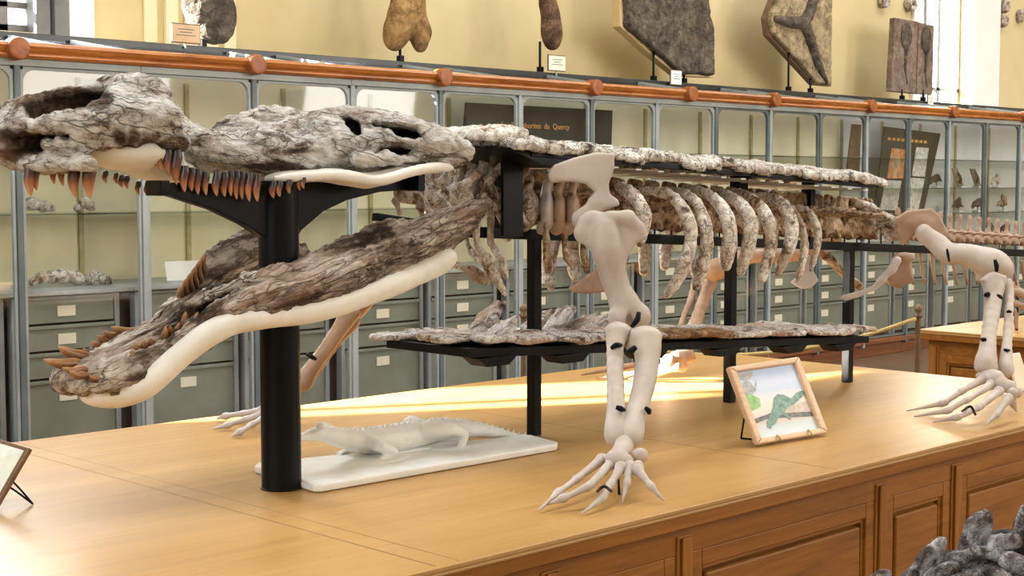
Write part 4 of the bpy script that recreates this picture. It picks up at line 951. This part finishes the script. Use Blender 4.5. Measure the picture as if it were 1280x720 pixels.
def pic(nt,b):
    t=nd(nt,'ShaderNodeTexCoord'); sp=nd(nt,'ShaderNodeSeparateXYZ'); nt.links.new(t.outputs['Generated'],sp.inputs[0])
    n=noise(nt,coords(nt,(6,6,22)),2.0,5,.6,.5); ad=nd(nt,'ShaderNodeMath',operation='MULTIPLY_ADD'); nt.links.new(n,ad.inputs[0]); ad.inputs[1].default_value=.16
    nt.links.new(sp.outputs[2],ad.inputs[2])
    c=ramp(nt,ad.outputs[0],[(.05,(.62,.74,.84)),(.24,(.55,.62,.66)),(.30,(.62,.52,.46)),(.46,(.74,.66,.60)),(.62,(.80,.74,.72)),(.74,(.55,.66,.85)),(.86,(.62,.70,.90)),(1.0,(.42,.54,.82))])
    nt.links.new(c,b.inputs['Base Color'])
pc=MB().prism([bil(u,v,-.004) for u,v in ((e*.9,e2*.9),(1-e*.9,e2*.9),(1-e*.9,1-e2*.9),(e*.9,1-e2*.9))],nrm*.004).build('picture',mat('watercolour',(.6,.65,.7),.35,build=pic),FR)
def paint(pts,m,d=.0006):
    MB().prism([bil(u,v,d) for u,v in pts],nrm*.0004).build('painted_patch',m,pc)
cg=soft('painted_green',(.10,.22,.19),(.24,.40,.34),60,.4,.0); cd=soft('painted_dark',(.08,.09,.09),(.22,.20,.18),70,.4,0); gg=soft('painted_grass',(.18,.45,.12),(.40,.62,.28),50,.4,0); gr=soft('painted_tree_grey',(.30,.33,.34),(.55,.56,.58),60,.4,0); tn=soft('painted_log',(.50,.42,.36),(.70,.60,.52),50,.4,0)
paint([(.10,.26),(.30,.30),(.60,.27),(.91,.24),(.91,.30),(.60,.33),(.35,.36),(.10,.32)],cd); paint([(.30,.33),(.60,.33),(.91,.30),(.91,.44),(.70,.42),(.45,.36)],tn,.0009)
paint([(.30,.20),(.36,.22),(.44,.30),(.52,.32),(.60,.40),(.72,.43),(.90,.52),(.91,.46),(.91,.58),(.80,.56),(.70,.50),(.62,.56),(.54,.58),(.47,.54),(.42,.44),(.34,.34),(.26,.26),(.24,.20),(.28,.17)],cg,.0013)
paint([(.50,.32),(.58,.24),(.60,.26),(.56,.34)],cg,.0013)
paint([(.10,.42),(.26,.46),(.28,.56),(.20,.62),(.13,.66),(.10,.58)],gg,.0009); paint([(.11,.66),(.20,.62),(.27,.68),(.24,.78),(.16,.80),(.11,.74)],gr,.0012); paint([(.10,.84),(.22,.80),(.30,.86),(.32,.91),(.10,.91)],gr,.0009)
paint([(.26,.66),(.33,.78),(.325,.79),(.25,.68)],gr,.0012)
for u in (.28,.72):
    a=bil(u,.0,.014); MB().tube([a+A3((0,.03,-.002)),a+nrm*.008,bil(u,.05,.02),bil(u,.075,.015)],[.0035]*4,8,4).build('easel_hook',M['brass'],FR,smooth=True)
    MB().tube([bil(u,.02,-.012),A3((a[0],a[1]+.16,.753))],[.0035]*2,8,2).build('easel_leg',M['black'],FR,smooth=True)
    MB().tube([A3((a[0],a[1]+.16,.753)),bil(u,.80,-.014)],[.0035]*2,8,2).build('easel_leg',M['black'],FR,smooth=True)
# caption board at the left end
def board(name,label,TLp,TRp,BRp,BLp,cat,m,frame,th=.012):
    o=empty(name,tuple((BLp+BRp)/2)); tag(o,label,cat)
    n_=np.cross(BRp-BLp,TLp-BLp); n_/=np.linalg.norm(n_); n_=n_ if n_@(EYE-BLp)>0 else -n_
    MB().prism([BLp,BRp,TRp,TLp],-n_*th).build('backing',frame,o,bevel=.002)
    B=lambda u,v,d=0:(BLp*(1-u)+BRp*u)*(1-v)+(TLp*(1-u)+TRp*u)*v+n_*d
    MB().prism([B(.03,.05),B(.965,.05),B(.965,.94),B(.03,.94)],n_*.002).build('card',m,o)
    return o,B,n_
M['screen']=soft('pale_green_card',(.70,.78,.74),(.80,.86,.83),20,.3,.0)
M['frame_brown']=soft('dark_brown_frame',(.13,.075,.045),(.20,.12,.07),20,.4,.1)
BRp=W(-8,638,z=.757); TRp=W(37,560,z=.925); TLp=W(-62,531,z=.925); BLp=W(-107,611,z=.757)
cb,B,n_=board('caption_board','tilted caption board on wire legs at the left table end',TLp,TRp,BRp,BLp,'sign',M['screen'],M['frame_brown'])
M['ink']=mat('grey_ink',(.12,.13,.13),.6)
for v,u0,u1 in ((.80,.45,.86),(.76,.45,.70),(.62,.3,.92),(.57,.3,.90),(.52,.3,.93),(.40,.3,.88),(.35,.3,.91),(.25,.3,.86)):
    MB().prism([B(u0,v,.0022),B(u1,v,.0022),B(u1,v+.015,.0022),B(u0,v+.015,.0022)],n_*.0004).build('printed_line',M['ink'],cb)
ft=W(41,630,z=.753); a=B(.97,.50,-.008); c_=B(.93,.42,-.008)
for s_ in (a,c_): MB().tube([s_,(s_+ft)/2+A3((0,0,.002)),ft],[.003]*3,8,3).build('wire_leg',M['black'],cb,smooth=True)
for s_ in (a,): MB().tube([B(.2,.45,-.008),ft+(B(.2,.0)-B(.97,.0))],[.003]*2,8,2).build('wire_leg',M['black'],cb,smooth=True)
# white card behind the hind foot
a=W(1272,489,z=.757); b_=W(1290,487,z=.757); 
c1=A3((a[0]-.02,a[1]+.05,.757+.16)); c2=A3((b_[0]-.02,b_[1]+.05,.757+.16))
board('white_card','plain white card propped behind the hind foot at the table end',c1,c2,b_,a,'card',M['label'],M['white'],.006)
# ================================================================ ROPE BARRIER IN THE AISLE
p=W(1148,384,z=.99); BX,BY=p[0],p[1]
SP=empty('rope_stanchion',(BX,BY,0)); tag(SP,'slim dark metal barrier post with a knob top in the aisle','barrier post')
MB().lathe((BX,BY,0),[(.13,0),(.13,.015),(.04,.03),(.014,.045),(.014,.93)],20).build('post',M['frame_brown'],SP,bevel=.001)
MB().lathe((BX,BY,.93),[(.014,0),(.024,.005),(.024,.02),(.014,.03),(.022,.045),(.018,.065),(.006,.075)],16).build('knob',M['frame_brown'],SP,smooth=True)
SP2=copy_tree(SP,loc=(BX-1.5,BY+1.5,0)); 
kids_scan()
for c in KIDS['rope_stanchion']:
    q=c.copy(); COL.objects.link(q); q.parent=SP2
SP2['label']='barrier post hidden behind the belly armour, left end of the rope'
pts=[(BX-.02,BY,.93)]
for i in range(1,9):
    t=i/9; pts.append((BX-1.5*t,BY+1.5*t,.93-.20*4*t*(1-t)))
pts.append((BX-1.49,BY+1.48,.93))
o=MB().tube(pts,[.011]*len(pts),10,4).build('barrier_rope',soft('gold_rope',(.45,.32,.10),(.60,.46,.20),90,.6,.5),smooth=True); tag(o,'sagging gold rope hung from the slim aisle barrier post','rope')
# ================================================================ FOSSILS ON THE BEAM ABOVE THE CASES
M['wfossil']=rock('dark_brown_wall_fossil',[(.3,(.03,.018,.012)),(.45,(.10,.05,.028)),(.58,(.22,.12,.06)),(.75,(.42,.29,.17))],6,.8,.6,bd=.02,cs=9)
M['wfossilgold']=rock('golden_brown_wall_fossil',[(.3,(.07,.035,.012)),(.45,(.22,.12,.04)),(.58,(.40,.24,.09)),(.75,(.56,.38,.18))],4,.6,.5,bd=.02,cs=9)
M['slabstone']=rock('tan_stone_slab',[(.3,(.12,.09,.05)),(.45,(.30,.24,.14)),(.58,(.42,.34,.21)),(.75,(.55,.46,.30))],6,.6,.6,bd=.015,cs=8)
M['slabdark']=rock('dark_stone_relief',[(.3,(.03,.022,.018)),(.45,(.09,.07,.055)),(.6,(.17,.14,.105)),(.75,(.34,.28,.2))],8,.6,.8,bd=.02,cs=10)
M['plaque']=rock('brown_stone_plaque',[(.3,(.12,.08,.06)),(.5,(.22,.16,.125)),(.7,(.33,.26,.21))],6,.4,.5,bd=.01,cs=8)
M['slabedge']=mat('tan_slab_edge',(.62,.47,.24),.7)
YW=8.47
def rod(parent,px,p0,p1,y=YW,r=.011):
    a=W(px,p0,y=y); c=W(px,p1,y=y); c=A3((a[0],y,min(c[2],2.56))); MB().tube([a,c],[r]*2,8,2).build('rod',M['black'],parent,smooth=True)
    MB().box((a[0]-.02,y-.025,2.556),(a[0]+.02,y+.02,2.60)).build('foot',M['black'],parent,bevel=.003)
def wallfossil(name,label,m,items,cat='fossil',rods=(),rough=(('f',.03,5,4),('r',.006,16,2))):
    zb=2.56; P0=W(items[0][1][0][0],60,y=YW); T_=empty(name,(P0[0],YW,2.556)); tag(T_,label,cat)
    pp=[]; s=None
    for it in items:
        for q in it[1]: pp.append(W(q[0],q[1],y=YW))
    pp=A3(pp); f=Field(pp.min(0)-.3,pp.max(0)+.3,.016); s=(pp.mean(0)@FW)/FP
    for it in items:
        if it[0]=='c': f.chain([W(q[0],q[1],y=YW) for q in it[1]],[q[2]*s for q in it[1]],.03,flat=((0,1,0),.6))
        else: f.poly([W(q[0],q[1],y=YW) for q in it[1]],it[2],.02,rnd=.015)
    o=fobj('bone',f,m,T_,rough,1)
    for px,a,b_ in rods: rod(T_,px,a,b_)
    return T_,o
def card(T_label,px,py,w,h,y,m,tilt=0,stick=None,thing=True):
    c=W(px,py,y=y); s=(c@FW)/FP; w*=s*1.35; h*=s
    T_=empty('label_card',(c[0],y,2.556)); tag(T_,T_label,'label')
    MB().box((c[0]-w/2,y-.006,c[2]-h/2),(c[0]+w/2,y,c[2]+h/2)).build('card',m,T_,bevel=.001)
    MB().box((c[0]-w/2-.008,y,c[2]-h/2-.008),(c[0]+w/2+.008,y+.008,c[2]+h/2+.008)).build('frame',M['frame_brown'],T_,bevel=.001)
    for k,(u0,u1) in enumerate(((-.3,.3),(-.22,.22),(-.35,.35))): MB().box((c[0]+u0*w,y-.0075,c[2]+h*(.22-k*.17)),(c[0]+u1*w,y-.0062,c[2]+h*(.26-k*.17))).build('printed_line',M['ink'],T_)
    MB().box((c[0]-.006,y+.002,2.53),(c[0]+.006,y+.010,c[2]-h/2)).build('stick',M['steel2'],T_)
wallfossil('limb_bone_fossil','dark mottled bone end leftmost on the beam beside a tan label',M['slabdark'],[('c',[(258,-60,26),(258,-20,27),(262,10,32),(268,28,28)]),('c',[(240,0,12),(262,30,20)])],rods=[(253,44,70)])
card('tan label card on a thin stick beside the leftmost mounted bone',232,42,30,22,8.40,M['tancard'] if 'tancard' in M else M.setdefault('tancard',soft('tan_card',(.58,.36,.20),(.66,.44,.27),8,.6,.02)))
wallfossil('limb_bone_fossil','golden brown bone with two rounded knuckles on a hooked rod',M['wfossilgold'],[('c',[(512,-70,24),(510,-20,23),(508,10,25),(496,38,19),(492,48,14)]),('c',[(512,0,24),(525,40,17),(526,54,12)])],rods=[(500,50,92)],rough=(('f',.02,4,3),))
wallfossil('limb_bone_fossil','narrow dark brown leg bone hanging above a framed label',M['wfossil'],[('c',[(682,-70,12),(683,-10,12),(688,20,13),(690,44,15),(690,52,9)])],rods=[(675,52,103)],rough=(('f',.012,6,3),))
card('small framed pinkish label under the narrow dark leg bone',696,79,22,18,8.40,M['label'])
T_,o=wallfossil('fossil_slab','large dark stone slab with a slanting pale lower edge',M['slabdark'],[('p',[(779,-40),(872,-40),(880,-5),(890,40),(889,94),(850,92),(812,60),(781,32)],.045)],rods=[(817,62,112),(855,90,115)])
q=[A3(W(a,b_,y=YW+.02)) for a,b_ in ((774,-38),(875,-38),(884,-5),(893,40),(893,97),(848,95),(808,63),(775,33))]
MB().prism(q[::-1],(0,.09,0)).build('backing',M['slabedge'],T_,bevel=.004)
card('white label card at the lower tip of the large dark slab',845,97,15,17,8.38,M['white'])
T_,o=wallfossil('fossil_slab','tan stone slab with a dark forked bone standing on two rods',M['slabstone'],[('p',[(960,22),(985,-40),(1038,-40),(1037,106),(1019,104),(986,66),(964,42)],.035)],rods=[(986,64,120),(1013,98,122)],rough=(('f',.012,8,3),))
MB().prism([A3(W(a,b_,y=YW+.02)) for a,b_ in ((957,22),(982,-42),(1040,-42),(1039,108),(1017,106),(983,69),(960,44))][::-1],(0,.06,0)).build('backing',M['frame_brown'],T_,bevel=.004)
f=Field(W(960,60,y=YW)-A3((.3,.2,.5)),W(1045,60,y=YW)+A3((.3,.2,.9)),.012)
for pt in ([(970,24,5),(990,28,7),(1005,26,8),(1016,0,8),(1020,-30,10)],[(1003,28,8),(1012,50,8),(1022,80,6),(1034,103,2)]):
    f.chain([W(a,b_,y=YW-.04) for a,b_,r in pt],[r*.0074 for a,b_,r in pt],.02)
fobj('forked_bone',f,M['slabdark'],T_,[('f',.012,12,3)],1)
for lab,pts,leaf in (('left half of a pair of brown stone plaques with a dark leaf shaped fossil',[(1119,22),(1148,27),(1145,117),(1114,114)],(1133,45)),('right half of the paired brown stone plaques, overlapping the bright window',[(1149,28),(1168,32),(1166,118),(1146,117)],(1158,50))):
    q=[W(a,b_,y=YW) for a,b_ in pts]; T_=empty('fossil_plaque',(q[0][0],YW,2.556)); tag(T_,lab,'fossil')
    MB().prism(q,(0,.07,0)).build('plaque',M['plaque'],T_,bevel=.008)
    cx,cy=leaf; f=Field(W(cx-14,cy+70,y=YW)-.15,W(cx+14,cy-40,y=YW)+.15,.012)
    c=W(cx,cy,y=YW-.005); f.ell(c,(.11,.025,.15),.02); f.chain([W(cx,cy+10,y=YW),W(cx-2,cy+40,y=YW),W(cx+1,cy+60,y=YW)],[.03,.018,.01],.02); fobj('imprint',f,M['slabdark'],T_,[('f',.01,14,3)],1)
    rod(T_,(pts[2][0]+pts[3][0])/2-2,112,134)
card('pale label card under the right stone plaque',1163,126,9,14,8.40,M['label'])
# round shells fixed high on the wall
SH='round grey fossil shells high on the wall'
def shell(px,py,r,label,y=8.96):
    c=W(px,py,y=y); f=Field(c-.25,c+.25,.012); R_=r*(c@FW)/FP
    f.ell(c,(R_,.05,R_*1.1),.01); f.ell(c-A3((0,.05,.0)),(R_*.35,.03,R_*.35),.01,True); f.chain([c+A3((R_*.7*math.cos(t),-.03,R_*.7*math.sin(t))) for t in np.linspace(0,6.28,9)],[R_*.25]*9,.02)
    tag(fobj('fossil_shell',f,M['vertpale'],None,[('f',.015,14,3)],1),label,'fossil',SH)
for px,py,r,l in ((1104,2,8,'small grey fossil shell on the wall left of the pair'),(1137,5,9,'grey fossil shell just above the stone plaques'),(1255,8,8,'upper left shell of the wall cluster in the far corner'),(1253,26,8,'lower shell of the wall cluster in the far corner'),(1276,20,8,'rightmost shell of the wall cluster in the far corner')): shell(px,py,r,l)
# ================================================================ INSIDE THE CASES
def inboard(name,label,pts,y,m,cat='board'):
    q=[W(a,b_,y=y) for a,b_ in pts]; zb=min(v[2] for v in q); T_=empty(name,(sum(v[0] for v in q)/len(q),y,zb)); tag(T_,label,cat)
    MB().prism(q,(0,.02,0)).build('board',m,T_,bevel=.003); return T_
BK=soft('black_board',(.012,.011,.010),(.022,.02,.018),5,.5,.02)
sg=inboard('sign_board','black board with orange lettering inside the wide glass case',[(573,262),(762,262),(766,138),(583,128)],8.15,BK,'sign')
def text(body,px,py,y,size,m,parent,tilt=0):
    cu=bpy.data.curves.new('lettering','FONT'); cu.body=body; cu.size=size; cu.extrude=.001; cu.resolution_u=3
    o=bpy.data.objects.new('tmp',cu); COL.objects.link(o); bpy.context.view_layer.update()
    me=bpy.data.meshes.new_from_object(o.evaluated_get(bpy.context.evaluated_depsgraph_get())); bpy.data.objects.remove(o)
    t=bpy.data.objects.new('lettering',me); COL.objects.link(t); me.materials.clear(); me.materials.append(m); p=W(px,py,y=y)
    t.parent=parent; t.location=Vector(p)-Vector(WL[parent.name]); t.rotation_euler=(R(90),0,0); t.scale=(1.0,1,1); return t
M['orange']=mat('orange_lettering',(.85,.42,.12),.5)
text('Les Phosphorites  du  Quercy',627,159,8.12,.062,M['orange'],sg)
pb=inboard('picture_board','tall black board with four pictures inside the glass case',[(1094,266),(1154,268),(1176,167),(1106,158)],8.2,BK)
pb2=inboard('panel','narrow dark panel standing left of the black picture board',[(1058,222),(1074,224),(1077,156),(1066,155)],8.2,M['frame_brown'])
def inpic(pts,m,y=8.19): MB().prism([W(a,b_,y=y) for a,b_ in pts],(0,.008,0)).build('picture',m,pb)
M['orangepic']=rock('orange_picture',[(.3,(.6,.1,.03)),(.45,(.8,.32,.12)),(.6,(.85,.6,.35)),(.75,(.85,.8,.7))],5,.2,0,ob=False)
M['drawing']=rock('ink_drawing',[(.28,(.25,.25,.24)),(.38,(.6,.58,.55)),(.46,(.80,.79,.75))],7,.1,0)
inpic([(1109,223),(1129,223),(1132,187),(1115,185)],M['orangepic']); inpic([(1140,220),(1156,221),(1161,185),(1146,184)],M['drawing'])
inpic([(1100,262),(1121,263),(1127,226),(1107,225)],M['drawing']); inpic([(1132,262),(1148,263),(1156,223),(1138,222)],M['drawing'])
for i in range(9):
    if i==4: continue
    a=1110+i*5.6; MB().prism([W(u,v,y=8.185) for u,v in ((a,175+i*.5),(a+3.6,175.4+i*.5),(a+3.9,172+i*.5),(a+.3,171.6+i*.5))],(0,.006,0)).build('lettering',M['orange'],pb)
# small fossils on the shelves
def lump(name,label,blobs,y,zb,m,cat='fossil',group=None,base=True):
    pts=[W(a,b_,y=y+dy) for a,b_,dy,r in blobs]; s=(pts[0]@FW)/FP; lo=np.min(pts,0)-.12; hi=np.max(pts,0)+.12
    f=Field(lo,hi,.008)
    for p,(a,b_,dy,r) in zip(pts,blobs): f.ell(p,(r*s*1.2,r*s,r*s),.02)
    V,F=f.mesh(); V=relax(V,F,1); N=vnormals(V,F); V=V+N*(.010*fbm(V,22,3))[:,None]; V[:,2]+=zb-V[:,2].min()
    return tag(me_obj(name,V,F,m,None,True),label,cat,group)
lump('fossil_cast','pale long skull cast on the counter behind the jaw tip',[(42,352,0,6),(52,347,0,8),(65,346,.02,9),(78,345,.05,10),(92,346,.05,9),(100,350,.02,7)],8.0,1.05,M['rib'])
lump('fossil_cast','small knobbly white bone cast right of the long skull cast',[(112,350,0,7),(120,345,.03,7),(130,349,0,7),(138,353,0,4)],8.0,1.05,M['armour'])
lump('fossil_bone','upright brown bone standing at the left door edge',[(24,345,0,5),(25,335,0,4),(25,325,0,4),(24,315,0,4),(25,307,0,3)],7.95,1.05,M['vert'])
lump('fossil_cast','pale bone cast on the upper glass shelf behind the snout, left one',[(25,258,0,8),(40,254,0,9),(55,257,0,8),(64,259,0,5)],8.12,1.479,M['rib'])
lump('fossil_cast','pale bone cast on the upper glass shelf behind the snout, right one',[(98,258,0,6),(106,250,0,6),(114,256,0,6)],8.12,1.479,M['rib'])
def leancard(label,px,py,w,h,y,zb,m=None,rot=.15):
    c=W(px,py,y=y); s=(c@FW)/FP; w*=s*1.35;h*=s
    V=[(c[0]-w/2,y,zb),(c[0]+w/2,y,zb),(c[0]+w/2,y+.03,zb+h),(c[0]-w/2,y+.03,zb+h)]
    o=MB().prism([A3(v) for v in V],(0,.004,0)).build('note_card',m or M['white'],None,bevel=.001); tag(o,label,'card')
leancard('white note card leaning on the counter behind the gaping jaw',231,341,38,24,8.0,1.051)
SG='small fossils on the glass shelves at the right'
small=[(1170,1.61,'dark','dark little fossil on the top shelf beside the black picture board'),(1200,1.61,'card','tilted brown and white fossil plate on the top shelf'),(1222,1.61,'card','second tilted fossil plate on the top shelf, darker, beside the upright'),(1246,1.61,'pale','tiny pale mounted fossil at the right end of the top shelf'),
 (1198,1.34,'dark','low dark fossil on the middle shelf, legs spread'),(1222,1.34,'dark','larger black fossil skull on the middle shelf beside the upright'),(1254,1.34,'red','reddish fossil on the middle shelf right of the black skull'),
 (1237,1.052,'red','leaning red brown fossil on the case counter at far right'),(1258,1.052,'dark','crouching dark fossil on the case counter at far right')]
for px,zb,k,lab in small:
    y=8.12; c=W(px,250,y=y); m={'dark':M['matrix'],'card':M['vert'],'pale':M['rib'],'red':M['vert']}[k]
    T_=empty('mounted_fossil',(c[0],y,zb)); tag(T_,lab,'fossil',SG)
    MB().box((c[0]-.05,y-.04,zb),(c[0]+.05,y+.04,zb+.02)).build('base',M['white'],T_,bevel=.003)
    if k=='card':
        MB().prism([A3((c[0]-.09,y-.02,zb+.02)),A3((c[0]+.04,y-.02,zb+.02)),A3((c[0]-.01,y+.03,zb+.21)),A3((c[0]-.13,y+.03,zb+.21))],(0,.012,0)).build('plate',M['slabstone'] if px<1210 else M['plaque'],T_,bevel=.002)
        MB().tube([(c[0]-.07,y-.03,zb+.05),(c[0]-.03,y-.02,zb+.10),(c[0]-.06,y+.0,zb+.17)],[.02,.014,.01],8,3,rough=(.01,20,3)).build('imprint',M['matrix'],T_,smooth=True)
    else:
        h_=.14 if k!='red' else .17
        MB().tube([(c[0],y,zb+.015),(c[0],y,zb+.07)],[.004]*2,6,2).build('pin',M['black'],T_,smooth=True)
        MB().tube([(c[0]-.12,y,zb+.05),(c[0]-.06,y,zb+.10),(c[0],y,zb+.08),(c[0]+.05,y+.02,zb+h_),(c[0]+.10,y,zb+.07)],[.012,.028,.035,.024,.01],9,4,rough=(.03,18,px)).build('fossil',m,T_,smooth=True)
# ================================================================ SECOND TABLE: a few mounted bones at the frame edge
p=W(1275,365,y=3.6); 
SS=empty('small_skeleton',(p[0],3.6,.75)); tag(SS,'small brown mounted skeleton at the right frame edge behind the hind leg','skeleton')
for k,(pt,r) in enumerate([([(1262,372),(1270,365),(1285,368)],7),([(1268,352),(1272,362),(1276,372)],4),([(1264,380),(1270,378),(1280,384)],5),([(1269,385),(1270,400),(1272,412)],3)]):
    Q=[W(a,b_,x=8.6) for a,b_ in pt]; MB().tube(Q,[r*.0043]*3,8,4,rough=(.02,14,k)).build('bone',M['castbrown'],SS,smooth=True)
q=W(1272,370,x=8.6); MB().tube([q,(q[0],q[1],.75)],[.008]*2,8,2).build('rod',M['black'],SS,smooth=True)
SS.location=(q[0],q[1],.75)
for c in bpy.data.objects:
    if c.parent==SS: c.location=Vector(WL[c.name])-SS.location
# ================================================================ FOREGROUND: spiny fossil vertebrae, close to the viewer
M['fore']=rock('blue_grey_fossil',[(.40,(.03,.022,.026)),(.47,(.12,.10,.11)),(.53,(.36,.36,.40)),(.64,(.62,.64,.70))],16,.5,.9,cs=40)
FG=empty('spiny_fossil_backbone',(0,0,0)); tag(FG,'blue grey fossil backbone with tall blade spines at the bottom right','fossil')
FG.location=tuple(A3((D(1240,700,2.3)[0],D(1240,700,2.3)[1],0))); WL[FG.name]=tuple(FG.location)
def fgv(items): return bone('spined_vertebra',M['fore'],2.3,items,FG,h=.0035,rough=(('f',.004,30,4),('r',.001,90,2)),k=.005)
fgv([('p',[(1130,726),(1140,702),(1152,686),(1176,670),(1184,671),(1183,690),(1180,726)],0,5),('c',[(1150,730,.02,24),(1185,735,.02,24)]),('c',[(1160,720,-.02,9),(1190,708,-.03,9)])])
fgv([('p',[(1190,702),(1200,672),(1211,646),(1232,637),(1240,642),(1241,662),(1236,680),(1228,702)],0,5),('c',[(1195,712,.02,24),(1240,712,.02,26)]),('c',[(1190,700,-.02,10),(1225,690,-.03,8)]),('c',[(1238,690,-.03,9),(1250,694,-.04,8)])])
fgv([('p',[(1256,690),(1266,660),(1276,634),(1290,622),(1302,628),(1300,660),(1290,690)],0,6),('c',[(1240,690,.02,26),(1300,690,.02,28)]),('c',[(1245,680,-.02,12),(1268,676,-.03,9)]),('c',[(1262,702,-.05,13),(1290,712,-.05,13)])])
fgv([('p',[(1085,722),(1100,711),(1113,712),(1116,722),(1110,740),(1085,740)],0,6),('c',[(1090,745,.02,20),(1130,745,.02,22)])])
fgv([('c',[(1200,735,-.03,20),(1250,728,-.03,24),(1300,724,-.03,24)]),('c',[(1236,715,-.06,7),(1256,722,-.06,9)])])
q=D(1215,735,2.32); MB().lathe((q[0],q[1],0),[(.16,0),(.16,.02),(.02,.03),(.02,q[2]-.01)],20).build('stand_rod',M['black'],FG)
